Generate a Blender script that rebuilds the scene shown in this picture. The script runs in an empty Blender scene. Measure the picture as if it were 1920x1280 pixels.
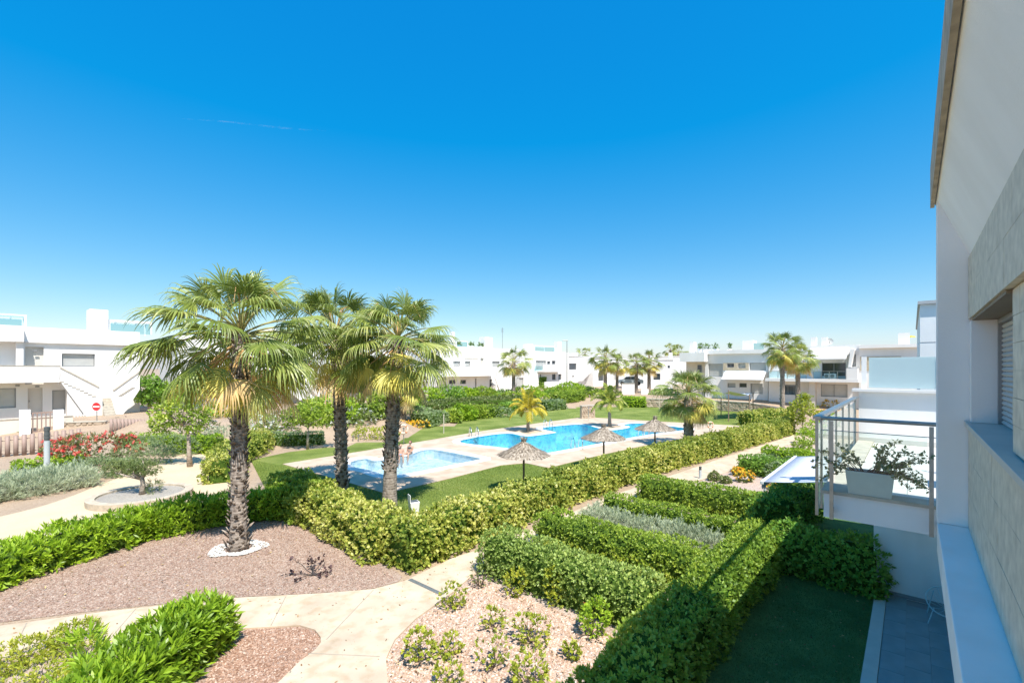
import bpy, bmesh, math, random
import numpy as np
from mathutils import Vector, Matrix
from mathutils.geometry import delaunay_2d_cdt

# ------------------------------------------------------------------ camera, sky, sun, exposure
sc = bpy.context.scene
C = sc.collection
F, H = 871.0, 5.0            # focal length in pixels of the 1920 px photograph, eye height above the garden
HOR = 690.0                  # horizon row
cam = bpy.data.cameras.new('camera'); camo = bpy.data.objects.new('camera', cam); C.objects.link(camo)
cam.sensor_width = 36.0; cam.lens = 36.0 * F / 1920.0
cam.shift_y = (HOR - 640.0) / 1920.0
cam.clip_start = 0.05; cam.clip_end = 4000
camo.location = (0, 0, H); camo.rotation_euler = (math.radians(90), 0, 0)
sc.camera = camo

SUN_EL = math.radians(58)
SD = Vector((-0.42, 0.907)).normalized()          # direction shadows fall on the ground
world = bpy.data.worlds.new('World'); sc.world = world; world.use_nodes = True
nt = world.node_tree; nt.nodes.clear()
sky = nt.nodes.new('ShaderNodeTexSky'); sky.sky_type = 'NISHITA'; sky.sun_disc = False
sky.sun_elevation = SUN_EL
sky.sun_rotation = math.atan2(-SD.x, -SD.y)
sky.altitude = 0; sky.air_density = 1.0; sky.dust_density = 0.6; sky.ozone_density = 3.0
hs = nt.nodes.new('ShaderNodeHueSaturation'); hs.inputs['Saturation'].default_value = 1.25
bg = nt.nodes.new('ShaderNodeBackground'); bg.inputs['Strength'].default_value = 0.107
wo = nt.nodes.new('ShaderNodeOutputWorld')
# colour grading of the whole sky, channel by channel, to the deep azure of the photograph
sp = nt.nodes.new('ShaderNodeSeparateColor'); cb = nt.nodes.new('ShaderNodeCombineColor')
def _m(op, a, b, c=0.0):
    n = nt.nodes.new('ShaderNodeMath'); n.operation = op; nt.links.new(a, n.inputs[0]); n.inputs[1].default_value = b; n.inputs[2].default_value = c; return n.outputs[0]
nt.links.new(sky.outputs[0], hs.inputs['Color']); nt.links.new(hs.outputs[0], sp.inputs[0])
nt.links.new(_m('MAXIMUM', _m('MULTIPLY_ADD', sp.outputs[0], 0.80, -0.42), 0.015), cb.inputs[0])
nt.links.new(_m('MULTIPLY_ADD', sp.outputs[1], 0.606, 0.47), cb.inputs[1])
nt.links.new(_m('MULTIPLY_ADD', sp.outputs[2], 0.334, 2.27), cb.inputs[2])
nt.links.new(cb.outputs[0], bg.inputs[0]); nt.links.new(bg.outputs[0], wo.inputs[0])
sun = bpy.data.lights.new('sun', 'SUN'); sun.energy = 3.35; sun.angle = math.radians(0.5); sun.color = (1.0, 0.955, 0.88)
suno = bpy.data.objects.new('sun', sun); C.objects.link(suno)
sdir = Vector((SD.x * math.cos(SUN_EL), SD.y * math.cos(SUN_EL), -math.sin(SUN_EL)))
suno.rotation_euler = sdir.to_track_quat('-Z', 'Y').to_euler()
sc.view_settings.view_transform = 'Standard'; sc.view_settings.look = 'None'
sc.view_settings.exposure = 1.15; sc.view_settings.gamma = 1.0; sc.view_settings.use_curve_mapping = False
sc.cycles.max_bounces = 8; sc.cycles.diffuse_bounces = 4; sc.cycles.transparent_max_bounces = 24
sc.cycles.use_denoising = True; sc.cycles.caustics_reflective = False; sc.cycles.caustics_refractive = False

# ------------------------------------------------------------------ measuring helpers
TH = math.atan(751.0 / 871.0)             # the house fronts run at this angle to the view
sa, ca = math.sin(TH), math.cos(TH)
ROT = math.pi / 2 - TH                    # local x runs along the house fronts (s), local y across the garden (q)
def W(s, q, z=0.0): return Vector((sa * s - ca * q, ca * s + sa * q, z))
_bx = [-90, -40, -22, -13.5, -9.4, -8.2, -6.5, 0, 8.9, 17.4, 27.5, 40, 200]
_by = [30, 30.5, 30.5, 29.5, 32.5, 37, 44, 53.5, 60, 61, 56.6, 50, 50]
def terr(x, y):
    yb = np.interp(x, _bx, _by)
    t = np.clip((np.asarray(y) - yb) / 6.0, 0, 1)
    return 1.0 * t * t * (3 - 2 * t)
def G(u, v, z=0.0):
    Y = (H - z) * F / (v - HOR); return Vector(((u - 960) / F * Y, Y, z))
def at(u, v, Y): return Vector(((u - 960) / F * Y, Y, H - (v - HOR) / F * Y))
def GT(u, v):                              # ground point under a pixel, on the rising terrain
    p = G(u, v)
    for _ in range(12):
        z = float(terr(p.x, p.y)); p = G(u, v, z)
    return p

# ------------------------------------------------------------------ materials
MATS = {}
def _new(name):
    m = bpy.data.materials.new(name); m.use_nodes = True; MATS[name] = m
    n = m.node_tree.nodes; return m, m.node_tree, n.get('Principled BSDF'), n.get('Material Output')
def _tex(nt, kind, scale, detail=3, coord='Object'):
    tc = nt.nodes.new('ShaderNodeTexCoord'); t = nt.nodes.new(kind)
    t.inputs['Scale'].default_value = scale
    if 'Detail' in t.inputs: t.inputs['Detail'].default_value = detail
    nt.links.new(tc.outputs[coord], t.inputs['Vector']); return t
def _ramp(nt, fac, stops):
    r = nt.nodes.new('ShaderNodeValToRGB'); cr = r.color_ramp
    while len(cr.elements) > 1: cr.elements.remove(cr.elements[-1])
    cr.elements[0].position = stops[0][0]; cr.elements[0].color = (*stops[0][1], 1)
    for p, c in stops[1:]:
        e = cr.elements.new(p); e.color = (*c, 1)
    nt.links.new(fac, r.inputs['Fac']); return r
def mat(name, col, rough=0.6, var=0.12, scale=3.0, bump=0.0, bscale=60.0, metal=0.0, spec=0.5, coord='Object', dist=0.01):
    if name in MATS: return MATS[name]
    m, nt, b, o = _new(name)
    b.inputs['Roughness'].default_value = rough; b.inputs['Metallic'].default_value = metal
    b.inputs['Specular IOR Level'].default_value = spec
    n = _tex(nt, 'ShaderNodeTexNoise', scale, 5, coord)
    lo = tuple(max(0, c * (1 - var)) for c in col); hi = tuple(min(1, c * (1 + var)) for c in col)
    r = _ramp(nt, n.outputs['Fac'], [(0.3, lo), (0.7, hi)])
    nt.links.new(r.outputs[0], b.inputs['Base Color'])
    if bump:
        n2 = _tex(nt, 'ShaderNodeTexNoise', bscale, 4, coord); bp = nt.nodes.new('ShaderNodeBump')
        bp.inputs['Strength'].default_value = bump; bp.inputs['Distance'].default_value = dist
        nt.links.new(n2.outputs['Fac'], bp.inputs['Height']); nt.links.new(bp.outputs[0], b.inputs['Normal'])
    return m
LEAF_GAIN = 2.1
def weather(m, scale=(3.5, 3.5, 3.5), stops=((.40, (.87, .83, .78)), (.56, (1, 1, 1))), detail=8):
    """stains with a shape of their own, multiplied into the colour"""
    nt = m.node_tree; b = nt.nodes.get('Principled BSDF'); src = b.inputs['Base Color'].links[0].from_socket
    tc = nt.nodes.new('ShaderNodeTexCoord'); mp = nt.nodes.new('ShaderNodeMapping'); mp.inputs['Scale'].default_value = scale; n = nt.nodes.new('ShaderNodeTexNoise'); n.inputs['Scale'].default_value = 1; n.inputs['Detail'].default_value = detail
    nt.links.new(tc.outputs['Object'], mp.inputs[0]); nt.links.new(mp.outputs[0], n.inputs['Vector']); r = _ramp(nt, n.outputs['Fac'], list(stops))
    mx = nt.nodes.new('ShaderNodeMix'); mx.data_type = 'RGBA'; mx.blend_type = 'MULTIPLY'; mx.inputs[0].default_value = 1
    nt.links.new(src, mx.inputs[6]); nt.links.new(r.outputs[0], mx.inputs[7]); nt.links.new(mx.outputs[2], b.inputs['Base Color']); return m
def leafmat(name, stops, trans=0.3, rough=0.45, spec=0.4, obj=0.0):
    """leaf colour varies leaf by leaf through the face attribute rnd"""
    if name in MATS: return MATS[name]
    m, nt, b, o = _new(name)
    a = nt.nodes.new('ShaderNodeAttribute'); a.attribute_name = 'rnd'
    fac = a.outputs['Fac']
    if obj:
        oi = nt.nodes.new('ShaderNodeObjectInfo'); ma = nt.nodes.new('ShaderNodeMath'); ma.operation = 'MULTIPLY_ADD'
        ma.inputs[1].default_value = obj; nt.links.new(oi.outputs['Random'], ma.inputs[0])
        m2 = nt.nodes.new('ShaderNodeMath'); m2.operation = 'MULTIPLY'; m2.inputs[1].default_value = 1 - obj
        nt.links.new(fac, m2.inputs[0]); nt.links.new(m2.outputs[0], ma.inputs[2]); fac = ma.outputs[0]
    r = _ramp(nt, fac, [(p_, tuple(min(.75, c * LEAF_GAIN) for c in col)) for p_, col in stops])
    b.inputs['Roughness'].default_value = rough; b.inputs['Specular IOR Level'].default_value = spec
    nt.links.new(r.outputs[0], b.inputs['Base Color'])
    t = nt.nodes.new('ShaderNodeBsdfTranslucent'); mx = nt.nodes.new('ShaderNodeMixShader'); mx.inputs[0].default_value = trans
    g = nt.nodes.new('ShaderNodeHueSaturation'); g.inputs['Hue'].default_value = 0.485; g.inputs['Value'].default_value = 1.5
    nt.links.new(r.outputs[0], g.inputs['Color']); nt.links.new(g.outputs[0], t.inputs['Color'])
    nt.links.new(b.outputs[0], mx.inputs[1]); nt.links.new(t.outputs[0], mx.inputs[2]); nt.links.new(mx.outputs[0], o.inputs['Surface'])
    return m
def gravelmat(name, stops, scale=45.0, bump=0.6, patch=None):
    if name in MATS: return MATS[name]
    m, nt, b, o = _new(name)
    v = _tex(nt, 'ShaderNodeTexVoronoi', scale); v.inputs['Randomness'].default_value = 1.0
    sep = nt.nodes.new('ShaderNodeSeparateColor'); nt.links.new(v.outputs['Color'], sep.inputs[0])
    r = _ramp(nt, sep.outputs[0], stops)
    n = _tex(nt, 'ShaderNodeTexNoise', 0.7, 5); mx = nt.nodes.new('ShaderNodeMix'); mx.data_type = 'RGBA'; mx.blend_type = 'MULTIPLY'
    r2 = _ramp(nt, n.outputs['Fac'], patch or [(0.35, (0.86, 0.86, 0.88)), (0.65, (1, 1, 1))])
    mx.inputs[0].default_value = 1.0
    nt.links.new(r.outputs[0], mx.inputs[6]); nt.links.new(r2.outputs[0], mx.inputs[7]); nt.links.new(mx.outputs[2], b.inputs['Base Color'])
    b.inputs['Roughness'].default_value = 0.85
    bp = nt.nodes.new('ShaderNodeBump'); bp.inputs['Strength'].default_value = bump; bp.inputs['Distance'].default_value = 0.02; bp.invert = True
    nt.links.new(v.outputs['Distance'], bp.inputs['Height']); nt.links.new(bp.outputs[0], b.inputs['Normal'])
    return m
def glassmat(name, tint=(0.9, 0.96, 0.95), frost=0.0, rough=0.02):
    if name in MATS: return MATS[name]
    m, nt, b, o = _new(name); nt.nodes.remove(b)
    tr = nt.nodes.new('ShaderNodeBsdfTransparent'); tr.inputs[0].default_value = (*tint, 1)
    gl = nt.nodes.new('ShaderNodeBsdfGlossy'); gl.inputs['Roughness'].default_value = rough; gl.inputs[0].default_value = (1, 1, 1, 1)
    fr = nt.nodes.new('ShaderNodeFresnel'); fr.inputs[0].default_value = 1.45
    mx = nt.nodes.new('ShaderNodeMixShader')
    ge = nt.nodes.new('ShaderNodeNewGeometry'); fm = nt.nodes.new('ShaderNodeMath'); fm.operation = 'SUBTRACT'; fm.use_clamp = True     # only the outer face reflects
    nt.links.new(fr.outputs[0], fm.inputs[0]); nt.links.new(ge.outputs['Backfacing'], fm.inputs[1])
    nt.links.new(fm.outputs[0], mx.inputs[0]); nt.links.new(tr.outputs[0], mx.inputs[1]); nt.links.new(gl.outputs[0], mx.inputs[2])
    last = mx
    if frost:
        d = nt.nodes.new('ShaderNodeBsdfDiffuse'); d.inputs[0].default_value = (0.76, 0.86, 0.86, 1)
        t = nt.nodes.new('ShaderNodeBsdfTranslucent'); t.inputs[0].default_value = (0.76, 0.86, 0.86, 1)
        m1 = nt.nodes.new('ShaderNodeMixShader'); m1.inputs[0].default_value = 0.5
        nt.links.new(d.outputs[0], m1.inputs[1]); nt.links.new(t.outputs[0], m1.inputs[2])
        m2 = nt.nodes.new('ShaderNodeMixShader'); m2.inputs[0].default_value = frost
        nt.links.new(mx.outputs[0], m2.inputs[1]); nt.links.new(m1.outputs[0], m2.inputs[2]); last = m2
    nt.links.new(last.outputs[0], o.inputs['Surface']); return m

stucco = mat('white_stucco', (0.88, 0.875, 0.86), 0.85, 0.05, 0.9, 0.5, 90, dist=0.006)
stucco2 = mat('white_paint_far', (0.80, 0.785, 0.765), 0.85, 0.04, 0.35)
weather(stucco, (2.2, 2.2, .3), ((.36, (.955, .95, .94)), (.6, (1, 1, 1))), 7); weather(stucco2, (.7, .7, .25), ((.36, (.95, .94, .925)), (.6, (1, 1, 1))), 6)
shutter = mat('grey_shutter', (0.50, 0.50, 0.48), 0.5, 0.05, 2)
darkpane = mat('dark_window_glass', (0.05, 0.065, 0.075), 0.06, 0.3, 0.5, spec=0.9)
framem = mat('grey_aluminium', (0.28, 0.28, 0.28), 0.4, 0.05, 4, metal=0.4)
steel = mat('brushed_steel', (0.36, 0.37, 0.35), 0.38, 0.15, 8, metal=0.8)
doorm = mat('pale_door', (0.62, 0.58, 0.52), 0.5, 0.05, 2)
creamw = mat('cream_wall', (0.70, 0.63, 0.54), 0.85, 0.05, 0.8)
copingm = mat('stone_coping', (0.50, 0.45, 0.37), 0.8, 0.15, 5, 0.2, 60)
woodm = mat('weathered_wood', (0.26, 0.18, 0.12), 0.8, 0.3, 14, 0.3, 60)
twig = mat('twig_brown', (0.09, 0.065, 0.045), 0.9, 0.3, 10, 0.3, 40)
greentwig = mat('inner_twigs', (0.06, 0.105, 0.018), 0.95, 0.4, 12, spec=0.0)

# ------------------------------------------------------------------ mesh helpers
def tag(o, label=None, cat=None, group=None, kind=None):
    if label: o['label'] = label
    if cat: o['category'] = cat
    if group: o['group'] = group
    if kind: o['kind'] = kind
    return o
def thing(name, label, cat, loc=(0, 0, 0), rz=0.0, group=None):
    o = bpy.data.objects.new(name, None); C.objects.link(o); o.empty_display_size = 0.2
    o.location = loc; o.rotation_euler = (0, 0, rz); return tag(o, label, cat, group)
def link(name, me, parent=None, loc=None, rz=None):
    o = bpy.data.objects.new(name, me); C.objects.link(o)
    if parent is not None: o.parent = parent
    if loc is not None: o.location = loc
    if rz is not None: o.rotation_euler = (0, 0, rz)
    return o
class MB:
    def __init__(s): s.v = []; s.f = []; s.m = []
    def add(s, v, f, mi=0):
        k = len(s.v); s.v += [tuple(p) for p in v]; s.f += [tuple(i + k for i in q) for q in f]; s.m += [mi] * len(f); return s
    def box(s, x0, x1, y0, y1, z0, z1, mi=0):
        x0, x1 = min(x0, x1), max(x0, x1); y0, y1 = min(y0, y1), max(y0, y1); z0, z1 = min(z0, z1), max(z0, z1)
        return s.add([(x0, y0, z0), (x1, y0, z0), (x1, y1, z0), (x0, y1, z0), (x0, y0, z1), (x1, y0, z1), (x1, y1, z1), (x0, y1, z1)],
              [(0, 3, 2, 1), (4, 5, 6, 7), (0, 1, 5, 4), (1, 2, 6, 5), (2, 3, 7, 6), (3, 0, 4, 7)], mi)
    def prism(s, poly, z0, z1, mi=0):        # polygon in xy pulled along z
        n = len(poly); v = [(x, y, z0) for x, y in poly] + [(x, y, z1) for x, y in poly]
        return s.add(v, [tuple(range(n))[::-1], tuple(range(n, 2 * n))] + [(i, (i + 1) % n, n + (i + 1) % n, n + i) for i in range(n)], mi)
    def slab(s, poly, y0, y1, mi=0):         # polygon in xz pulled along y
        n = len(poly); v = [(x, y0, z) for x, z in poly] + [(x, y1, z) for x, z in poly]
        return s.add(v, [tuple(range(n)), tuple(range(n, 2 * n))[::-1]] + [(i, n + i, n + (i + 1) % n, (i + 1) % n) for i in range(n)], mi)
    def tube(s, pts, r, n=8, mi=0, cap=True):
        pts = [Vector(p) for p in pts]; R = r if isinstance(r, (list, tuple)) else [r] * len(pts); v = []; f = []
        up = Vector((0.13, 0.21, 1)).normalized(); prev = None
        for i, p in enumerate(pts):
            d = (pts[min(i + 1, len(pts) - 1)] - pts[max(i - 1, 0)]).normalized()
            if prev is None:
                a = d.cross(up if abs(d.dot(up)) < 0.95 else Vector((1, 0, 0))).normalized()
            else: a = (prev - d * prev.dot(d)).normalized()
            prev = a; b = d.cross(a)
            for k in range(n):
                t = 2 * math.pi * k / n; v.append(p + (a * math.cos(t) + b * math.sin(t)) * R[i])
        for i in range(len(pts) - 1):
            for k in range(n):
                f.append((i * n + k, i * n + (k + 1) % n, (i + 1) * n + (k + 1) % n, (i + 1) * n + k))
        if cap: f += [tuple(range(n))[::-1], tuple((len(pts) - 1) * n + k for k in range(n))]
        return s.add(v, f, mi)
    def lathe(s, prof, n=24, c=(0, 0, 0), mi=0):
        v = []; f = []
        for r, z in prof:
            for k in range(n):
                t = 2 * math.pi * k / n; v.append((c[0] + r * math.cos(t), c[1] + r * math.sin(t), c[2] + z))
        for i in range(len(prof) - 1):
            for k in range(n): f.append((i * n + k, i * n + (k + 1) % n, (i + 1) * n + (k + 1) % n, (i + 1) * n + k))
        return s.add(v, f, mi)
    def mesh(s, name, mats, smooth=False, fix=True):
        me = bpy.data.meshes.new(name); me.from_pydata(s.v, [], s.f)
        for m in (mats if isinstance(mats, (list, tuple)) else [mats]): me.materials.append(m)
        me.polygons.foreach_set('material_index', s.m)
        if fix:
            bm = bmesh.new(); bm.from_mesh(me); bmesh.ops.recalc_face_normals(bm, faces=bm.faces); bm.to_mesh(me); bm.free()
        if smooth: me.polygons.foreach_set('use_smooth', [True] * len(me.polygons))
        me.update(); return me
    def build(s, name, mats, parent=None, smooth=False, loc=None, rz=None, bevel=0.0):
        o = link(name, s.mesh(name, mats, smooth), parent, loc, rz)
        if bevel:
            b = o.modifiers.new('bevel', 'BEVEL'); b.width = bevel; b.segments = 2; b.limit_method = 'ANGLE'
        return o
def holed(mb, x0, x1, z0, z1, holes, y0, y1, mi=0):
    xs = sorted({x0, x1, *[min(max(h[i], x0), x1) for h in holes for i in (0, 1)]}); zs = sorted({z0, z1, *[min(max(h[i], z0), z1) for h in holes for i in (2, 3)]})
    for i in range(len(xs) - 1):
        if xs[i + 1] - xs[i] < 1e-4: continue
        run = None
        for j in range(len(zs) - 1):
            if zs[j + 1] - zs[j] < 1e-4: continue
            cx, cz = (xs[i] + xs[i + 1]) / 2, (zs[j] + zs[j + 1]) / 2
            hole = any(h[0] < cx < h[1] and h[2] < cz < h[3] for h in holes)
            if hole:
                if run: mb.box(xs[i], xs[i + 1], y0, y1, run[0], run[1], mi); run = None
            else: run = (run[0], zs[j + 1]) if run else (zs[j], zs[j + 1])
        if run: mb.box(xs[i], xs[i + 1], y0, y1, run[0], run[1], mi)
def inside(px, py, poly):
    r = False; n = len(poly)
    for i in range(n):
        x1, y1 = poly[i]; x2, y2 = poly[(i + 1) % n]
        if (y1 > py) != (y2 > py) and px < (x2 - x1) * (py - y1) / (y2 - y1) + x1: r = not r
    return r
def sheet(name, outer, holes=(), z=0.0, m=None, terrain=False, extra=(), kind='structure', thick=0.0, parent=None):
    """a flat sheet with holes; optionally follows the terrain"""
    vs = []; es = []
    for lp in [outer, *holes]:
        k = len(vs); vs += [Vector((p[0], p[1])) for p in lp]; es += [(k + i, k + (i + 1) % len(lp)) for i in range(len(lp))]
    vs += [Vector(p) for p in extra]
    V, E, Fc, *_ = delaunay_2d_cdt(vs, es, [], 0, 1e-4)
    fs = []
    for f in Fc:
        cx = sum(V[i].x for i in f) / len(f); cy = sum(V[i].y for i in f) / len(f)
        if inside(cx, cy, outer) and not any(inside(cx, cy, h) for h in holes): fs.append(tuple(f))
    X = np.array([v.x for v in V]); Y = np.array([v.y for v in V])
    Z = z + (terr(X, Y) if terrain else 0 * X)
    me = bpy.data.meshes.new(name); me.from_pydata(list(zip(X, Y, Z)), [], fs); me.materials.append(m)
    bm = bmesh.new(); bm.from_mesh(me)
    for fc in bm.faces:
        if fc.normal.z < 0: fc.normal_flip()
    if thick:
        r = bmesh.ops.extrude_face_region(bm, geom=bm.faces[:])
        # the copy becomes the top
        tv = [g for g in r['geom'] if isinstance(g, bmesh.types.BMVert)]
        bmesh.ops.translate(bm, verts=tv, vec=(0, 0, thick)); bmesh.ops.recalc_face_normals(bm, faces=bm.faces)
    bm.to_mesh(me); bm.free(); me.update()
    o = link(name, me, parent)
    if kind and parent is None: o['kind'] = kind
    return o
def smooth_loop(pts, it=2):
    pts = [Vector((p[0], p[1])) for p in pts]
    for _ in range(it):
        q = []
        for i in range(len(pts)):
            a, b = pts[i], pts[(i + 1) % len(pts)]; q += [a * 0.75 + b * 0.25, a * 0.25 + b * 0.75]
        pts = q
    return [(p.x, p.y) for p in pts]
def PX(l): return [tuple(G(u, v)[:2]) for u, v in l]
def SQ(l): return [tuple(W(s, q)[:2]) for s, q in l]

# ------------------------------------------------------------------ foliage helpers
def unit(a): return a / np.maximum(np.linalg.norm(a, axis=1, keepdims=True), 1e-9)
def leafmesh(name, P, D, S, L, Wd, rnd, m, droop=0.0):
    """kite-shaped leaves: base P, axis D, side S"""
    n = len(P); L = np.broadcast_to(np.asarray(L, float).reshape(-1, 1), (n, 1)); Wd = np.broadcast_to(np.asarray(Wd, float).reshape(-1, 1), (n, 1))
    mid = P + D * L * 0.5; tip = P + D * L
    tip = tip - np.array([0, 0, 1.0]) * L * droop; mid = mid - np.array([0, 0, 1.0]) * L * droop * 0.2
    v = np.stack([P, mid + S * Wd * 0.5, tip, mid - S * Wd * 0.5], 1).reshape(-1, 3)
    me = bpy.data.meshes.new(name); me.vertices.add(4 * n); me.vertices.foreach_set('co', v.astype(np.float32).ravel())
    me.loops.add(4 * n); me.loops.foreach_set('vertex_index', np.arange(4 * n, dtype=np.int32))
    me.polygons.add(n); me.polygons.foreach_set('loop_start', np.arange(0, 4 * n, 4, dtype=np.int32))
    try: me.polygons.foreach_set('loop_total', np.full(n, 4, dtype=np.int32))
    except Exception: pass
    a = me.attributes.new('rnd', 'FLOAT', 'FACE'); a.data.foreach_set('value', np.asarray(rnd, np.float32))
    me.materials.append(m); me.update(calc_edges=True); return me
def sprigs(c, ax, k, L, Wd, spread, rng, lift=0.0, jit=0.35):
    """k leaves fanning out round each sprig axis"""
    M_ = len(c); ax = unit(ax + rng.normal(0, jit, (M_, 3)) + np.array([0, 0, lift]))
    c = np.repeat(c, k, 0); ax = np.repeat(ax, k, 0); n = M_ * k
    ref = np.where(np.abs(ax[:, 2:3]) < 0.9, np.array([[0, 0, 1.0]]), np.array([[1.0, 0, 0]]))
    u = unit(np.cross(ax, ref)); w = np.cross(ax, u)
    psi = rng.random(n) * 2 * np.pi; phi = spread * (0.35 + 0.65 * rng.random(n))
    rad = u * np.cos(psi)[:, None] + w * np.sin(psi)[:, None]
    D = unit(ax * np.cos(phi)[:, None] + rad * np.sin(phi)[:, None])
    S = unit(np.cross(D, ax + 0.3 * rng.normal(0, 1, (n, 3))))
    sz = 0.5 + 0.9 * rng.random(n); ll = L * sz; ww = Wd * sz * (0.8 + 0.4 * rng.random(n))
    P = c + ax * (rng.random(n)[:, None] - 0.5) * L * 0.8
    return P, D, S, ll, ww
def lump(p, sc=1.0, seed=0):
    r = np.random.default_rng(seed); o = np.zeros(len(p))
    for i in range(7):
        d = r.normal(0, 1, 3); d /= np.linalg.norm(d); fr = sc * (0.8 + 1.9 * r.random() * (1 + i * .5))
        o += np.sin(p @ d * fr * 2 + r.random() * 6.28) / (1 + i * 0.35)
    return o / 2.2
def rnds(n, k, rng, P=None, patch=0.35, seed=0):
    s = np.repeat(rng.random(n), k); l = rng.random(n * k)
    o = 0.45 * s + 0.55 * l
    if P is not None: o = (1 - patch) * o + patch * (0.5 + 0.5 * np.clip(lump(P, 0.55, seed), -1, 1))
    return np.clip(o, 0, 1)
def arc(path):
    p = np.array([(a[0], a[1]) for a in path], float); d = np.linalg.norm(np.diff(p, axis=0), axis=1); return p, np.concatenate([[0], np.cumsum(d)])
def hedge(name, label, path, w, h, m, n, k=6, L=0.06, Wd=0.03, spread=1.0, amp=0.06, boxy=0.35, seed=1, group=None, lift=0.35,
          core=True, z0=0.0, terrain=False, cat='hedge', depth=0.12, flowers=None, patch=0.35, wz=None, corem=None, ragged=0.0, lump_sc=1.0):
    """clipped hedge along a path: leafy shell round a twiggy core. n = sprigs per square metre"""
    rng = np.random.default_rng(seed); p, t = arc(path); Lg = t[-1]
    base = Vector((p[:, 0].mean(), p[:, 1].mean(), z0)); th = np.linspace(0, np.pi, 300)
    cy = np.sign(np.cos(th)) * np.abs(np.cos(th)) ** boxy * w / 2; cz = np.abs(np.sin(th)) ** boxy * h
    al = np.concatenate([[0], np.cumsum(np.hypot(np.diff(cy), np.diff(cz)))]); per = al[-1]
    A = per * Lg; Ae = w * h; Mn = int(n * A); Me = int(n * Ae)
    def frame(tt):
        x = np.interp(tt, t, p[:, 0]); y = np.interp(tt, t, p[:, 1]); e = 0.25
        dx = np.interp(np.clip(tt + e, 0, Lg), t, p[:, 0]) - np.interp(np.clip(tt - e, 0, Lg), t, p[:, 0])
        dy = np.interp(np.clip(tt + e, 0, Lg), t, p[:, 1]) - np.interp(np.clip(tt - e, 0, Lg), t, p[:, 1])
        l = np.hypot(dx, dy); return x, y, dx / l, dy / l
    tt = rng.random(Mn) * Lg; aa = rng.random(Mn) * per
    yy = np.interp(aa, al, cy); zz = np.interp(aa, al, cz)
    ny = np.interp(aa, al, np.gradient(cz)); nz = -np.interp(aa, al, np.gradient(cy)); nl = np.hypot(ny, nz) + 1e-9; ny /= nl; nz /= nl
    x, y, dx, dy = frame(tt); P1 = np.stack([x - dy * yy, y + dx * yy, zz], 1); N1 = np.stack([-dy * ny, dx * ny, nz], 1)
    Ps, Ns = [P1], [N1]
    for end, sg in ((0.0, -1), (Lg, 1)):
        aa = rng.random(Me) * per; rr = np.sqrt(rng.random(Me)); yy = np.interp(aa, al, cy) * rr; zz = np.interp(aa, al, cz) * np.where(rng.random(Me) < .5, rr, rng.random(Me))
        x, y, dx, dy = frame(np.full(Me, end)); Ps.append(np.stack([x - dy * yy, y + dx * yy, zz], 1)); Ns.append(np.stack([dx * sg, dy * sg, np.zeros(Me)], 1))
    P = np.concatenate(Ps); N = np.concatenate(Ns)
    P = P + N * (amp * lump(P, 2.2 * lump_sc, seed) - depth * rng.random(len(P)) ** 2 + ragged * rng.random(len(P)) ** 4)[:, None]
    keep = lump(P, 3.2, seed + 5) > -1.05 + .25 * rng.random(len(P)); P = P[keep]; N = N[keep]
    P[:, 2] = np.maximum(P[:, 2], 0.03)
    zt = terr(P[:, 0], P[:, 1]) if terrain else 0.0
    root = thing(name, label, cat, base, 0, group)
    if terrain: root.location.z += float(terr(base.x, base.y)); zt = zt - float(terr(base.x, base.y))
    P[:, 2] += zt; P -= np.array([base.x, base.y, 0])
    B, D, S, ll, ww = sprigs(P, N, k, L, Wd, spread, rng, lift)
    link('foliage', leafmesh('foliage', B, D, S, ll, ww, rnds(len(P), k, rng, B, patch, seed), m), root)
    if core:
        mb = MB(); ts = np.linspace(0.06, Lg - 0.06, max(2, int(Lg / 0.8)) + 1); x, y, dx, dy = frame(ts); sec = []
        for i in range(len(ts)):
            zb = (float(terr(x[i], y[i])) - float(terr(base.x, base.y))) if terrain else 0.0
            hw = w / 2 - depth - 0.03; hh = h - depth - 0.04
            sec.append([(x[i] - dy[i] * a - base.x, y[i] + dx[i] * a - base.y, b + zb) for a, b in ((-hw, 0.0), (-hw, hh * .8), (-hw * .75, hh), (hw * .75, hh), (hw, hh * .8), (hw, 0.0))])
        v = [q for s_ in sec for q in s_]; f = []
        for i in range(len(sec) - 1): f += [(i * 6 + j, i * 6 + (j + 1) % 6, (i + 1) * 6 + (j + 1) % 6, (i + 1) * 6 + j) for j in range(6)]
        f += [tuple(range(6))[::-1], tuple((len(sec) - 1) * 6 + j for j in range(6))]
        mb.add(v, f); mb.build('twigs', corem or greentwig, root)
    if flowers:
        fm, fn, fs = flowers; sel = rng.choice(len(P), min(fn, len(P)), replace=False); up = N[sel][:, 2] > -0.1; sel = sel[up]
        Pf = P[sel] + N[sel] * 0.07
        B, D, S, ll, ww = sprigs(Pf, N[sel], 7, fs, fs * 0.7, 1.3, rng, 0.4); link('blossom', leafmesh('blossom', B, D, S, ll, ww, rng.random(len(B)), fm), root)
    return root
def lobes(cs, n, rng, inner=0.25, flat=0.0):
    """points and outward normals over a cluster of ellipsoids"""
    vol = np.array([r[0] * r[1] + r[1] * r[2] + r[0] * r[2] for c, r in cs]); cnt = np.maximum(1, (n * vol / vol.sum())).astype(int); Ps = []; Ns = []
    for (c, r), k in zip(cs, cnt):
        d = unit(rng.normal(0, 1, (k, 3))); rr = 1 - inner * rng.random(k) ** 1.5
        p = np.array(c) + d * np.array(r) * rr[:, None]; keep = np.ones(k, bool)
        for c2, r2 in cs:
            if c2 is c: continue
            keep &= (((p - np.array(c2)) / (np.array(r2) * 0.8)) ** 2).sum(1) > 1
        Ps.append(p[keep]); Ns.append(unit(d / np.array(r))[keep])
    return np.concatenate(Ps), np.concatenate(Ns)
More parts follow.
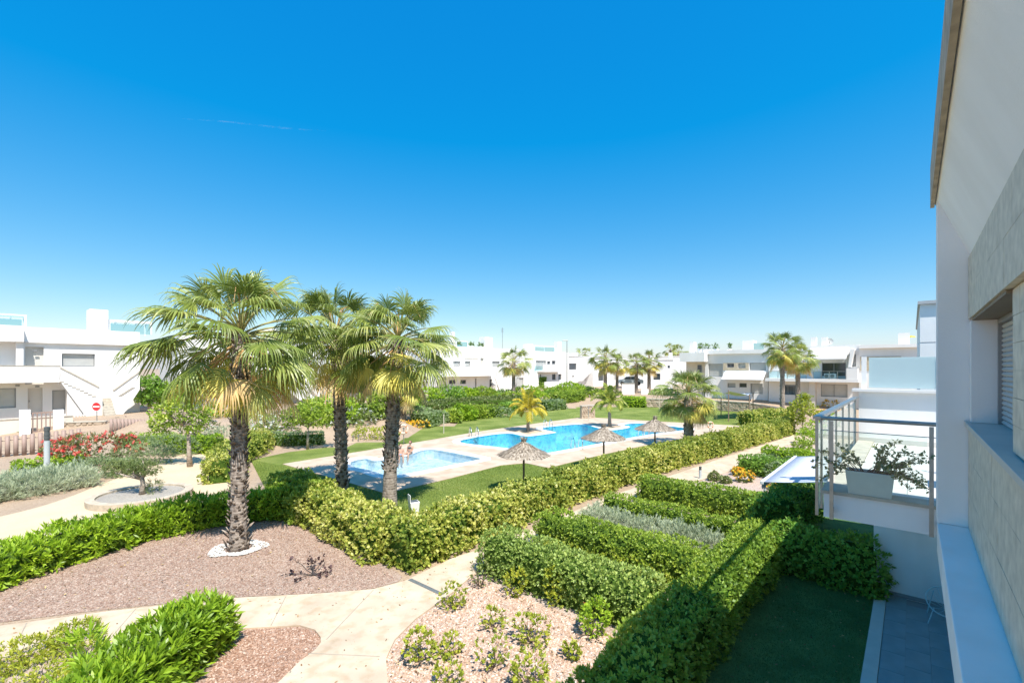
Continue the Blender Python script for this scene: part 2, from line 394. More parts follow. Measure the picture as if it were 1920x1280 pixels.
def shrub(name, label, loc, cs, m, n, k=6, L=0.06, Wd=0.03, spread=1.0, seed=1, group=None, cat='shrub', lift=0.3, stems=None, flowers=None, rz=0.0, inner=0.35, amp=0.08, jit=0.35, droop=0.0):
    rng = np.random.default_rng(seed); root = thing(name, label, cat, loc, rz, group)
    P, N = lobes(cs, int(n * (1 if name == 'small_shrub' else 2.3)), rng, inner); P = P + N * (amp * lump(P, 2.5, seed))[:, None]; P[:, 2] = np.maximum(P[:, 2], 0.02)
    B, D, S, ll, ww = sprigs(P, N, k, L, Wd, spread, rng, lift, jit)
    link('foliage', leafmesh('foliage', B, D, S, ll, ww, rnds(len(P), k, rng, B, 0.3, seed), m, droop), root)
    if stems:
        sm, cnt, r0 = stems; mb = MB()
        for i in range(cnt):
            q = P[rng.integers(len(P))] * np.array([0.85, 0.85, 0.85]); b = q * np.array([0.12, 0.12, 0])
            mid = (b + q) / 2 + rng.normal(0, 0.05, 3); mb.tube([b, mid, q], [r0, r0 * .7, r0 * .35], 5)
        mb.build('stem', sm, root)
    if flowers:
        fm, fn, fs = flowers; up = np.where(N[:, 2] > -0.2)[0]; sel = rng.choice(up, min(fn, len(up)), replace=False)
        B, D, S, ll, ww = sprigs(P[sel] + N[sel] * 0.06, N[sel], 7, fs, fs * 0.7, 1.3, rng, 0.4)
        link('blossom', leafmesh('blossom', B, D, S, ll, ww, rng.random(len(B)), fm), root)
    return root
# ------------------------------------------------------------------ ground, lawns, paths, pools
def offset_loop(lp, d):
    n = len(lp); out = []; ar = sum(lp[i][0] * lp[(i + 1) % n][1] - lp[(i + 1) % n][0] * lp[i][1] for i in range(n)); sg = 1 if ar > 0 else -1
    for i in range(n):
        a = Vector(lp[i - 1]); b = Vector(lp[i]); c = Vector(lp[(i + 1) % n]); t = (c - a).normalized()
        out.append((b.x + t.y * d * sg, b.y - t.x * d * sg))
    return out
small_pool = smooth_loop(PX([(652, 867), (672, 861), (688, 859), (700, 864), (716, 863), (735, 858), (765, 855), (782, 846), (800, 842), (822, 843), (906, 860), (906, 861), (850, 872), (742, 894), (718, 892), (690, 881), (662, 878)]), 2)
main_pool = smooth_loop(PX([(843, 829), (905, 817), (935, 813), (958, 812), (978, 817), (994, 818), (1042, 811), (1042, 810.5), (1012, 805), (1020, 801), (1052, 797.5), (1082, 795), (1102, 797), (1130, 805), (1150, 807), (1187, 800.5), (1163, 797), (1185, 793), (1215, 794), (1290, 803), (1292, 806), (1215, 815), (1120, 833), (1027, 850), (1026, 850), (935, 839)]), 2)
pools = [small_pool, main_pool]

soil = gravelmat('sandy_soil', [(0.0, (0.26, 0.18, 0.11)), (0.5, (0.36, 0.25, 0.16)), (1.0, (0.44, 0.33, 0.23))], 30, 0.3)
sand = gravelmat('compacted_sand', [(0.0, (0.50, 0.38, 0.24)), (0.5, (0.60, 0.47, 0.31)), (1.0, (0.66, 0.53, 0.37))], 90, 0.25, [(0.3, (0.9, 0.88, 0.85)), (0.7, (1, 1, 1))])
brown_gravel = gravelmat('brown_gravel', [(0.0, (0.15, 0.095, 0.065)), (0.4, (0.30, 0.195, 0.14)), (0.8, (0.42, 0.285, 0.21)), (1.0, (0.56, 0.43, 0.34))], 38, 0.9)
red_gravel = gravelmat('red_gravel', [(0.0, (0.18, 0.10, 0.07)), (0.4, (0.30, 0.17, 0.115)), (0.8, (0.39, 0.245, 0.175)), (1.0, (0.50, 0.36, 0.28))], 38, 0.9)
pink_pebble = gravelmat('pink_pebbles', [(0.0, (0.26, 0.165, 0.11)), (0.3, (0.42, 0.285, 0.205)), (0.8, (0.54, 0.385, 0.29)), (1.0, (0.66, 0.54, 0.45))], 36, 0.9)
def grassmat(name, a, b, c, sc1=0.5):
    m, nt, p, o = _new(name); n1 = _tex(nt, 'ShaderNodeTexNoise', sc1, 6); n2 = _tex(nt, 'ShaderNodeTexNoise', 60, 3)
    ad = nt.nodes.new('ShaderNodeMath'); ad.operation = 'MULTIPLY_ADD'; ad.inputs[1].default_value = 0.55
    m2 = nt.nodes.new('ShaderNodeMath'); m2.operation = 'MULTIPLY'; m2.inputs[1].default_value = 0.45
    nt.links.new(n2.outputs['Fac'], m2.inputs[0]); nt.links.new(n1.outputs['Fac'], ad.inputs[0]); nt.links.new(m2.outputs[0], ad.inputs[2])
    r = _ramp(nt, ad.outputs[0], [(0.40, a), (0.5, b), (0.60, c)]); nt.links.new(r.outputs[0], p.inputs['Base Color']); p.inputs['Roughness'].default_value = 0.9
    p.inputs['Specular IOR Level'].default_value = 0.2
    bp = nt.nodes.new('ShaderNodeBump'); bp.inputs['Strength'].default_value = 0.9; bp.inputs['Distance'].default_value = 0.05
    nt.links.new(n2.outputs['Fac'], bp.inputs['Height']); nt.links.new(bp.outputs[0], p.inputs['Normal']); return m
lawnm = grassmat('lawn_grass', (0.125, 0.175, 0.03), (0.18, 0.235, 0.047), (0.265, 0.30, 0.08))
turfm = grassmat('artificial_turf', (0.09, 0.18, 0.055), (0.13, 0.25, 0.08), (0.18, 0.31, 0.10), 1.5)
concrete = mat('beige_concrete', (0.57, 0.455, 0.335), 0.85, 0.16, 1.1, 0.35, 70, dist=0.006)
weather(concrete, (3.5, 3.5, 3.5), ((.34, (.86, .82, .76)), (.52, (1, 1, 1))))
deckm = mat('beige_deck_tiles', (0.56, 0.44, 0.33), 0.8, 0.07, 0.9, 0.2, 50)
weather(deckm, (1.2, 1.2, 1.2))
copem = mat('white_pool_coping', (0.78, 0.76, 0.73), 0.7, 0.04, 3)

gx = [(x + 0.37, y + 0.21) for x in np.arange(-78, 118, 2.6) for y in np.arange(20, 98, 2.2)]
sheet('ground', [(-2500, -60), (2500, -60), (2500, 3500), (-2500, 3500)], pools, -0.02, soil, True, gx)
sheet('gravel_bed', smooth_loop(PX([(-260, 1195), (0, 1165), (200, 1140), (430, 1118), (600, 1110), (700, 1102), (760, 1085), (740, 1066), (690, 1045), (610, 965), (560, 955), (420, 955), (300, 985), (150, 1035), (0, 1085), (-260, 1160)]), 1), [], -0.012, brown_gravel)
sheet('red_gravel_bed', smooth_loop(PX([(180, 1560), (430, 1560), (520, 1285), (565, 1240), (608, 1205), (595, 1180), (560, 1170), (430, 1176), (300, 1190), (240, 1210)]), 1), [], -0.011, red_gravel)
sheet('pale_pebble_bed', PX([(-260, 1275), (0, 1232), (100, 1214), (200, 1199), (290, 1190), (260, 1560), (-260, 1560)]), [], -0.012, pink_pebble)
sheet('pebble_bed', PX([(760, 1560), (722, 1285), (719, 1235), (736, 1200), (778, 1158), (846, 1108), (880, 1078)]) + SQ([(9.3, 8.4), (17, 8.3), (19.5, 7.3), (24, 6.9), (30, 6.7), (44, 5.9), (44, 0.8), (18, 0.8), (18, 2.95), (1.0, 2.95)]), [], -0.012, pink_pebble)
sheet('red_gravel_path', SQ([(44, 5.9), (45, 3.0), (36, 2.2), (33, 4.4), (38, 4.8)]), [], -0.007, red_gravel)
sheet('sandy_path', smooth_loop(PX([(-200, 1085), (0, 1026), (200, 978), (330, 948), (410, 930), (450, 905), (436, 880), (424, 852), (390, 846), (335, 852), (300, 866), (200, 903), (100, 943), (0, 968), (-200, 1010)]), 2), [], -0.010, sand)
pathl = PX([(-260, 1206), (0, 1174), (200, 1147), (430, 1122), (600, 1113), (700, 1105), (758, 1090), (850, 1046)]) + SQ([(9.3, 8.98), (12, 8.9), (16, 8.95), (20, 8.6), (26, 8.1), (34, 7.3), (42, 6.5), (44, 5.9), (40, 5.75), (34, 6.2), (27, 6.7), (24.5, 6.6), (20, 7.4), (18.2, 8.05), (12, 8.22), (9.4, 8.26)]) + \
    PX([(884, 1080), (850, 1110), (780, 1160), (740, 1200), (724, 1235), (727, 1285), (765, 1560), (425, 1560), (517, 1285), (563, 1240), (590, 1220), (602, 1205), (601, 1195), (590, 1181), (562, 1173), (430, 1180), (300, 1195), (200, 1203), (100, 1219), (0, 1237), (-260, 1285)])
garden_path = sheet('garden_path', pathl, [], -0.01, concrete, thick=0.03)
jointm = mat('joint_filler', (0.34, 0.29, 0.23), 0.9); drainm = mat('drain_grate_metal', (0.25, 0.27, 0.27), 0.5, 0.2, 30, metal=0.5)
def strip(name, p, q, w, z0, z1, m, parent=None):
    d = (q - p); d.z = 0; d.normalize(); n = Vector((-d.y, d.x, 0)) * w / 2
    mb = MB(); mb.prism([tuple((p + n)[:2]), tuple((p - n)[:2]), tuple((q - n)[:2]), tuple((q + n)[:2])], z0, z1); return mb.build(name, m, parent)
for a, b in (((536, 1119), (508, 1174)), ((255, 1142), (205, 1200)), ((900, 1022), (893, 1070)), ((700, 1107), (612, 1200)), ((712, 1232), (578, 1226)), ((50, 1169), (20, 1232))):
    strip('expansion_joint', G(*a), G(*b), 0.018, 0.0, 0.0225, jointm, garden_path)
strip('drain_channel', G(768, 1087), G(830, 1116), 0.11, 0.0, 0.026, drainm, garden_path)
lawn_out = PX([(470, 862), (540, 847), (620, 837), (700, 824), (760, 810), (830, 791), (880, 781), (960, 770), (1050, 764), (1090, 762), (1150, 760), (1210, 761), (1280, 762), (1340, 764), (1410, 769)]) + SQ([(46, 8.2), (41, 7.6), (25, 9.3), (8, 9.7), (7.2, 10.4), (7.4, 18.5)])
sheet('lawn', lawn_out, pools, -0.006, lawnm)
deck_out = PX([(530, 870), (660, 849), (800, 826), (905, 808), (1040, 789), (1095, 782), (1150, 785), (1250, 791), (1400, 799), (1395, 803), (1300, 819), (1215, 834), (1130, 852), (1028, 877), (985, 868), (940, 872), (835, 899), (722, 925), (655, 905), (590, 887)])
sheet('pool_deck', deck_out, [offset_loop(p, 0.05) for p in pools], -0.004, deckm, thick=0.026)
for nm, lp in (('small_pool_coping', small_pool), ('main_pool_coping', main_pool)):
    sheet(nm, offset_loop(lp, 0.5), [offset_loop(lp, -0.04)], 0.0, copem, thick=0.034)
# basin and water
def poolmat(name, c1, c2):
    m, nt, b, o = _new(name); v = _tex(nt, 'ShaderNodeTexVoronoi', 4.5); s_ = nt.nodes.new('ShaderNodeSeparateColor'); nt.links.new(v.outputs['Color'], s_.inputs[0])
    r = _ramp(nt, s_.outputs[0], [(0.1, c1), (0.6, c2), (0.95, tuple(min(.8, c * 1.35 + .05) for c in c2))]); nt.links.new(r.outputs[0], b.inputs['Base Color']); b.inputs['Roughness'].default_value = 0.4  # speckle in the tile colour imitates sparkle and rippling light on the water
    return m
def watermat(name, tint):
    m, nt, b, o = _new(name); nt.nodes.remove(b)
    tr = nt.nodes.new('ShaderNodeBsdfTransparent'); tr.inputs[0].default_value = (*tint, 1)
    gl = nt.nodes.new('ShaderNodeBsdfGlossy'); gl.inputs['Roughness'].default_value = 0.04
    fr = nt.nodes.new('ShaderNodeFresnel'); fr.inputs[0].default_value = 1.33
    n = _tex(nt, 'ShaderNodeTexNoise', 3.2, 4); n2 = _tex(nt, 'ShaderNodeTexNoise', 11.0, 3)
    bp = nt.nodes.new('ShaderNodeBump'); bp.inputs['Strength'].default_value = 0.9; bp.inputs['Distance'].default_value = 0.10
    b2 = nt.nodes.new('ShaderNodeBump'); b2.inputs['Strength'].default_value = 0.4; b2.inputs['Distance'].default_value = 0.03
    nt.links.new(n.outputs['Fac'], bp.inputs['Height']); nt.links.new(n2.outputs['Fac'], b2.inputs['Height']); nt.links.new(bp.outputs[0], b2.inputs['Normal'])
    nt.links.new(b2.outputs[0], gl.inputs['Normal']); nt.links.new(b2.outputs[0], fr.inputs['Normal'])
    mx = nt.nodes.new('ShaderNodeMixShader'); nt.links.new(fr.outputs[0], mx.inputs[0]); nt.links.new(tr.outputs[0], mx.inputs[1]); nt.links.new(gl.outputs[0], mx.inputs[2])
    nt.links.new(mx.outputs[0], o.inputs['Surface']); return m
def basin(name, lp, depth, m, wm):
    n = len(lp); o = sheet(name, lp, [], -depth, m); me = o.data
    bm = bmesh.new(); bm.from_mesh(me)
    top = [bm.verts.new((x, y, 0.03)) for x, y in lp]; bot = [bm.verts.new((x, y, -depth)) for x, y in lp]
    for i in range(n): bm.faces.new((top[i], top[(i + 1) % n], bot[(i + 1) % n], bot[i]))
    bm.to_mesh(me); bm.free()
    sheet(name.replace('basin', 'water'), offset_loop(lp, -0.005), [], -0.05, wm)
basin('small_pool_basin', small_pool, 0.55, poolmat('pale_blue_tile_sparkle', (0.36, 0.54, 0.72), (0.52, 0.68, 0.80)), watermat('small_pool_water', (0.84, 0.95, 1.0)))
basin('main_pool_basin', main_pool, 1.3, poolmat('blue_tile_sparkle', (0.07, 0.36, 0.62), (0.16, 0.52, 0.76)), watermat('main_pool_water', (0.58, 0.93, 1.0)))
sheet('side_slab', PX([(606, 838), (690, 826), (745, 820), (742, 812), (700, 812), (640, 815), (606, 818)]), [], 0.0, concrete, thick=0.03)
hl = [tuple(at(u, 800, Y)[:2]) for u, Y in ((-70, 33.2), (38, 33.2), (38, 36.0), (-70, 34.2))]
sheet('house_lawn', hl, [], 0.02, lawnm, True, [tuple(at(u, 800, Y)[:2]) for u in range(-60, 38, 10) for Y in (33.5, 34, 34.6, 35.2)])
# own garden: turf, kerb, patio
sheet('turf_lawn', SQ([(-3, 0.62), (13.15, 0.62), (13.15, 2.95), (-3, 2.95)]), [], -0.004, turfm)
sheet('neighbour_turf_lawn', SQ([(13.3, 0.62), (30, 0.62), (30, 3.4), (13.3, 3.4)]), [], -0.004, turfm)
kb = MB(); kb.box(-3, 13.18, 0.43, 0.63, -0.01, 0.035); kbo = kb.build('patio_kerb', mat('pale_kerb_stone', (0.60, 0.57, 0.52), 0.8, 0.06, 4, 0.2, 60), None, rz=ROT); kbo['kind'] = 'structure'
pb = MB(); pb.box(-3, 13.18, -0.6, 0.425, -0.03, 0.004); patio = pb.build('patio', mat('grey_grout', (0.30, 0.31, 0.32), 0.9), None, rz=ROT); patio['kind'] = 'structure'
tm = MB(); tm.box(-0.328, 0.328, -0.163, 0.163, 0, 0.016); tme = tm.mesh('tile', mat('slate_grey_tile', (0.26, 0.34, 0.37), 0.5, 0.14, 2.5, 0.15, 40))
for i in range(13):
    for j in range(4):
        if j == 3 and i > 9: pass
        t = link('tile', tme, patio, (12.84 - i * 0.662 - (0.33 if j % 2 else 0), 0.26 - j * 0.33 if j < 3 else 0.26 - 0.33 * 2.0 - 0.165, 0.006)) if j < 3 else None
# ------------------------------------------------------------------ houses across the garden
class House:
    """x runs to the viewer's right along the front, y into the house, z up from its base; px() turns a pixel into (x, z) on the plane y"""
    def __init__(s, name, label, O, rot, z0):
        s.r = rot; s.O = O; s.z0 = z0; s.root = thing(name, label, 'house', (O.x, O.y, z0), rot)
    def px(s, u, v, y=0.0):
        k = (u - 960) / F; sr, cr = math.sin(s.r), math.cos(s.r)
        Y = (y - sr * s.O.x + cr * s.O.y) / (-sr * k + cr); return cr * (k * Y - s.O.x) + sr * (Y - s.O.y), H - (v - HOR) / F * Y - s.z0
    def rect(s, u0, v0, u1, v1, y=0.0):
        um = (u0 + u1) / 2; return s.px(u0, v0, y)[0], s.px(u1, v0, y)[0], s.px(um, v1, y)[1], s.px(um, v0, y)[1]
    def part(s, name, mb, m, parent=None, **k): return mb.build(name, m, parent or s.root, **k)
    def box(s, name, m, u0, v0, u1, v1, y0, y1, ypix=None, parent=None, lo=None):
        x0, x1, z0, z1 = s.rect(u0, v0, u1, v1, y0 if ypix is None else ypix); mb = MB(); mb.box(x0, x1, y0, y1, z0 if lo is None else lo, z1); return s.part(name, mb, m, parent)
    def poly(s, name, m, pts, y0, y1, parent=None):
        mb = MB(); mb.slab([s.px(u, v, y0) for u, v in pts], y0, y1); return s.part(name, mb, m, parent)
    def window(s, r, y=0.14, kind='shutter', frame=None, mull=1, name='window'):
        x0, x1, z0, z1 = r; t = 0.06; mb = MB()
        mb.box(x0, x1, y, y + .08, z0, z0 + t); mb.box(x0, x1, y, y + .08, z1 - t, z1); mb.box(x0, x0 + t, y, y + .08, z0 + t, z1 - t); mb.box(x1 - t, x1, y, y + .08, z0 + t, z1 - t)
        for i in range(1, mull):
            xm = x0 + (x1 - x0) * i / mull; mb.box(xm - .03, xm + .03, y, y + .08, z0 + t, z1 - t)
        w = s.part(name, mb, frame or framem)
        pm = MB()
        if kind == 'shutter':
            n = max(3, int((z1 - z0) / 0.11)); dz = (z1 - z0 - 2 * t) / n
            for i in range(n):
                za = z0 + t + i * dz; pm.add([(x0 + t, y + .05, za), (x1 - t, y + .05, za), (x1 - t, y + .03, za + dz * .9), (x0 + t, y + .03, za + dz * .9)], [(0, 1, 2, 3)])
                pm.add([(x0 + t, y + .03, za + dz * .9), (x1 - t, y + .03, za + dz * .9), (x1 - t, y + .05, za + dz), (x0 + t, y + .05, za + dz)], [(0, 1, 2, 3)])
            s.part('shutter', pm, shutter, w)
        else:
            pm.box(x0 + t, x1 - t, y + .035, y + .05, z0 + t, z1 - t); s.part('pane', pm, darkpane if kind == 'glass' else kind, w)
        return w
    def door(s, r, y=0.1, m=None):
        x0, x1, z0, z1 = r; mb = MB(); mb.box(x0, x1, y, y + .06, z0, z1); d = s.part('door', mb, m or doorm)
        hb = MB(); hb.box(x0 + .08, x0 + .12, y - .05, y, (z0 + z1) / 2 - .08, (z0 + z1) / 2 + .05); s.part('door_handle', hb, framem, d); return d
def wall_body(h, x0, x1, z1, holes, depth=7.0, m=None, th=0.32, name='wall'):
    mb = MB(); holed(mb, x0, x1, -0.6, z1, holes, 0.0, th); mb.box(x0, x1, th + 1.3, depth, -0.6, z1 - 0.02)
    mb.box(x0, x0 + .25, th, th + 1.3, -0.6, z1 - .01); mb.box(x1 - .25, x1, th, th + 1.3, -0.6, z1 - .01); mb.box(x0 + .25, x1 - .25, th, th + 1.3, z1 - .5, z1 - .03)
    return h.part(name, mb, m or stucco2)
def lampfix(h, x, z, y=-0.06):
    mb = MB(); mb.box(x - .12, x + .12, y, y + .06, z - .06, z + .06); h.part('wall_lamp', mb, framem)
def steps(h, name, x0, x1, y0, y1, z0, z1, n, m=None):
    mb = MB()
    for i in range(n):
        mb.box(x0, x1, y0 + (y1 - y0) * i / n, y1, z0 + (z1 - z0) * i / n, z0 + (z1 - z0) * (i + 1) / n - 0.002)
    return h.part(name, mb, m or stucco2)
def side_steps(h, x0, z0, x1, z1, y0, y1, n):            # flight that climbs along the front
    mb = MB()
    for i in range(n):
        xa = x0 + (x1 - x0) * i / n; xb = x0 + (x1 - x0) * (i + 1) / n; za = z0 + (z1 - z0) * i / n
        mb.box(xa, xb, y0, y1, za - 0.22, za + abs(z1 - z0) / n)
    return h.part('stair', mb, stucco2)
tiles_beige = mat('beige_stone_cladding', (0.50, 0.42, 0.30), 0.85, 0.15, 5, 0.3, 50)

# --- house A, far left
hA = House('white_house', 'two-storey white house at far left with solid balcony and outdoor stair', W(-8, 54), ROT, 0.95)
xe = hA.px(262, 700)[0]; xl = hA.px(-150, 700)[0]; zt = hA.px(100, 615)[1]
gw = hA.rect(98, 731, 125, 768); uw = hA.rect(116, 663, 178, 687); ud = hA.rect(47, 650, 82, 720); gd = hA.rect(52, 727, 80, 776); gl = hA.rect(-60, 728, 30, 766)
wall_body(hA, xl, xe, zt, [gw, uw, ud, gd, gl])
hA.window(gw, 0.12); hA.window(uw, 0.2); hA.window(gl, 0.12); hA.door(ud, 0.3); hA.door(gd, 0.25)
z_sl = hA.px(60, 717, -1.5)[1]; z_pt = hA.px(60, 686, -1.5)[1]; xb = hA.px(113, 700, -1.5)[0]
mb = MB(); mb.box(xl, xb, -1.6, -0.004, z_sl, z_sl + 0.28); mb.box(xl, xb, -1.6, -1.45, z_sl + 0.28, z_pt); hA.part('balcony', mb, stucco2)
mb = MB(); mb.box(xl, xb + .1, -1.64, -1.41, z_pt, z_pt + .05); hA.part('balcony_coping', mb, copingm)
mb = MB(); zc = hA.px(100, 643)[1]; mb.box(hA.px(47, 640)[0], xe + .05, -0.28, 0.0, zc - .02, zc + .10); hA.part('cornice', mb, stucco2)
# converging stairs: two sloping parapets and a front flight
hA.poly('stair_parapet', stucco2, [(113, 687), (150, 706), (186, 724), (192, 746), (192, 790), (168, 790), (111, 712)], -1.6, -1.45)
hA.poly('stair_parapet', stucco2, [(262, 695), (228, 716), (213, 730), (213, 790), (222, 790), (262, 730)], -1.6, -1.45)
mb = MB(); mb.slab([hA.px(u, v, -1.4) for u, v in [(126, 728), (188, 760), (188, 795), (126, 795)]], -1.4, -0.3); hA.part('stair_base', mb, stucco2)
a = hA.px(192, 784, -1.6); b = hA.px(213, 747, -1.6); steps(hA, 'stair', a[0], b[0], -3.4, -0.2, a[1] - .2, b[1], 9, copingm)
a = hA.px(188, 750, -1.3); b = hA.px(114, 712, -1.3); side_steps(hA, a[0], a[1], b[0], b[1], -1.43, -0.2, 12)
for pts in ([(113, 687), (186, 724), (186, 727), (113, 690)], [(262, 695), (213, 730), (213, 733), (262, 698)]): hA.poly('stair_coping', copingm, pts, -1.66, -1.40)
for i in range(9):
    for (ua, va, ub, vb) in ((112, 716, 172, 743), (246, 727, 222, 742)):
        p = hA.px(ua + (ub - ua) * i / 8, va + (vb - va) * i / 8, -1.6); mb = MB(); mb.box(p[0], p[0] + .26, -1.64, -1.601, p[1], p[1] + .05); hA.part('stair_tread_end', mb, copingm)
# projecting block on the left, chimney, roof pergola
xo = hA.px(45, 640, -1.2)[0]; mb = MB(); z6 = hA.px(20, 640, -1.2)[1]; z7 = hA.px(30, 610, -1.2)[1]; mb.box(xl, xo, -1.2, -0.003, z6, z7); hA.part('upper_block', mb, stucco2)
mb = MB(); mb.box(hA.px(30, 700, -.9)[0], hA.px(44, 700, -.9)[0], -0.9, -0.003, z_sl + .3, z6 - .003); hA.part('pillar', mb, stucco2)
hA.box('chimney', stucco2, 168, 580, 203, 622, 1.2, 3.0, 1.2, lo=zt - .6)
def pergola(h, u0, v0, u1, v1, y0, y1, zb, n=4, m=None):
    x0, x1, z0, z1 = h.rect(u0, v0, u1, v1, y0); mb = MB()
    for y in (y0, y1):
        mb.box(x0, x1, y, y + .14, z1 - .18, z1)
        for x in (x0, x1 - .14): mb.box(x, x + .14, y, y + .14, zb, z1 - .18)
    for i in range(n + 1): x = x0 + (x1 - x0 - .1) * i / n; mb.box(x, x + .1, y0 + .14, y1, z1 - .14, z1 - .01)
    p = h.part('roof_pergola', mb, m or stucco2)
    g = MB(); g.box(x0 + .15, x1 - .15, y0 - .06, y0 - .04, zb, zb + 1.0); h.part('glass_balustrade', g, glassmat('balustrade_glass', (0.75, 0.88, 0.9)), p)
pergola(hA, 203, 601, 285, 622, 1.5, 4, zt - .1); pergola(hA, -60, 587, 50, 612, 0.6, 3.5, z7 - .1)
for u, v in ((70, 722), (33, 720), (66, 655)): p = hA.px(u, v, -.04); lampfix(hA, p[0], p[1] - .1)

# --- house B, behind the three palms
hB = House('white_house', 'white house behind the palm trunks with a V-shaped pair of white stairs', W(18, 54), ROT, 0.95)
x0 = hB.px(335, 700)[0]; x1 = hB.px(770, 700)[0]; zt = hB.px(600, 640)[1]
r1 = hB.rect(508, 725, 524, 751); r2 = hB.rect(600, 722, 613, 744); r3 = hB.rect(650, 722, 684, 737); r4 = hB.rect(505, 668, 545, 690); r5 = hB.rect(600, 670, 640, 690); r6 = hB.rect(700, 672, 730, 692); r7 = hB.rect(450, 670, 474, 700)
wall_body(hB, x0, x1, zt, [r1, r2, r3, r4, r5, r6, r7])
for r in (r1, r2, r4, r5, r6, r7): hB.window(r, 0.14)
hB.window(r3, 0.12, 'glass', mull=2)
zs = hB.px(500, 714, -1.5)[1]; zp = hB.px(500, 690, -1.5)[1]; xb = hB.px(518, 714, -1.5)[0]; xc = hB.px(640, 700, -1.5)[0]
mb = MB(); mb.box(x0, xb, -1.6, -.004, zs, zs + .28); mb.box(x0, xb, -1.6, -1.45, zs + .28, zp); hB.part('balcony', mb, stucco2)
mb = MB(); mb.box(xc, x1, -1.6, -.004, zs, zs + .28); mb.box(xc, x1, -1.6, -1.45, zs + .28, zp); hB.part('balcony', mb, stucco2)
hB.poly('stair_parapet', stucco2, [(518, 689), (560, 708), (597, 745), (562, 750), (518, 713)], -1.6, -1.45)
hB.poly('stair_parapet', stucco2, [(640, 688), (600, 712), (580, 728), (596, 742), (640, 712)], -1.9, -1.75)
a = hB.px(590, 748, -1.3); b = hB.px(520, 712, -1.3); side_steps(hB, a[0], a[1], b[0], b[1], -1.43, -.2, 12)
for (u0, v0, u1) in ((500, 616, 520), (676, 624, 694)): hB.box('chimney', stucco2, u0, v0, u1, 645, 1.2, 2.6, 1.2, lo=zt - .6)
pergola(hB, 520, 622, 600, 645, 1.4, 4, zt - .1)

# --- house C, centre left
hC = House('white_house', 'white house right of the tall palms with two square ground-floor windows under a long balcony', W(58, 54), ROT, 0.95)
x0 = hC.px(815, 700)[0]; x1 = hC.px(972, 700)[0]; zt = hC.px(890, 651)[1]
L1 = [(842, 712, 854, 719.5), (863, 712, 874, 719.5)]; L2 = [(850, 677, 863, 687), (872, 677, 882, 687), (923, 677, 937, 687)]; L3 = [(891, 709, 893.5, 729), (918, 711, 923, 729)]; L4 = [(901, 671, 907, 686)]
R = [hC.rect(*r) for r in L1 + L2 + L3 + L4]; wall_body(hC, x0, x1, zt, R)
for r in R[:2]: hC.window(r, .12, 'glass', mull=2)
for r in R[2:5]: hC.window(r, .16)
for r in R[5:7]: hC.window(r, .2, 'glass')
hC.door(R[7], .25)
mb = MB(); rr = hC.rect(872, 669, 896, 672.5); mb.box(rr[0], rr[1], -.05, -.003, rr[2], rr[3]); hC.part('sunblind_box', mb, creamw)
zs = hC.px(880, 704, -1.5)[1]; zp = hC.px(880, 689, -1.5)[1]; xa = hC.px(828, 700, -1.5)[0]; xb = hC.px(932, 700, -1.5)[0]
mb = MB(); mb.box(xa, xb, -1.6, -.004, zs - .1, zs + .25); mb.box(xa, xb, -1.6, -1.45, zs + .25, zp); hC.part('balcony', mb, stucco2)
hC.poly('stair_parapet', stucco2, [(932, 689), (962, 716), (962, 733), (938, 733), (928, 708)], -1.6, -1.45)
hC.poly('stair_parapet', stucco2, [(828, 689), (806, 708), (806, 722), (828, 708)], -1.6, -1.45)
mb = MB(); mb.box(xb - .2, hC.px(962, 733, -1.4)[0], -1.4, -.3, -.3, hC.px(945, 722, -1.4)[1]); hC.part('stair_base', mb, stucco2)
hC.box('chimney', stucco2, 909, 632, 924, 655, 1.2, 2.6, 1.2, lo=zt - .6); hC.box('chimney', stucco2, 848, 622, 853, 655, 2.4, 3.0, 2.4, lo=zt - .6)
pergola(hC, 855, 639, 877, 652, 1.4, 4, zt - .1, 3)
planterm = leafmat('roof_plant_leaves', [(0, (0.03, 0.06, 0.015)), (1, (0.09, 0.14, 0.03))], .2)
def roof_plants(h, u0, u1, v, y, n=24, hgt=0.6, m=None):
    rng = np.random.default_rng(int(u0)); x0, z = h.px(u0, v, y); x1, _ = h.px(u1, v, y); P = np.stack([rng.uniform(x0, x1, n), np.full(n, y) + rng.normal(0, .2, n), z + rng.random(n) * hgt], 1)
    B, D, S, l, w = sprigs(P, np.tile([[0, 0, 1.0]], (n, 1)), 8, .28, .09, 1.2, rng); o = link('roof_plants', leafmesh('roof_plants', B, D, S, l, w, rng.random(len(B)), m or planterm), h.root)
    bx = MB(); bx.box(x0, x1, y - .2, y + .2, z - .5, z + .05); h.part('roof_planter', bx, stucco2)
roof_plants(hC, 856, 864, 648, 1.6); roof_plants(hC, 879, 888, 649, 1.6); roof_plants(hC, 897, 907, 650, 1.6)
mb = MB(); p = hC.px(942, 652, 2.0); pt = hC.px(942, 614, 2.0); mb.tube([(p[0], 2, p[1] - .5), (p[0], 2, pt[1])], .04, 6)
for i in range(5): z = pt[1] - .2 - i * .16; mb.tube([(p[0] - .35, 2, z), (p[0] + .35, 2, z)], .02, 5)
hC.part('roof_antenna', mb, steel)

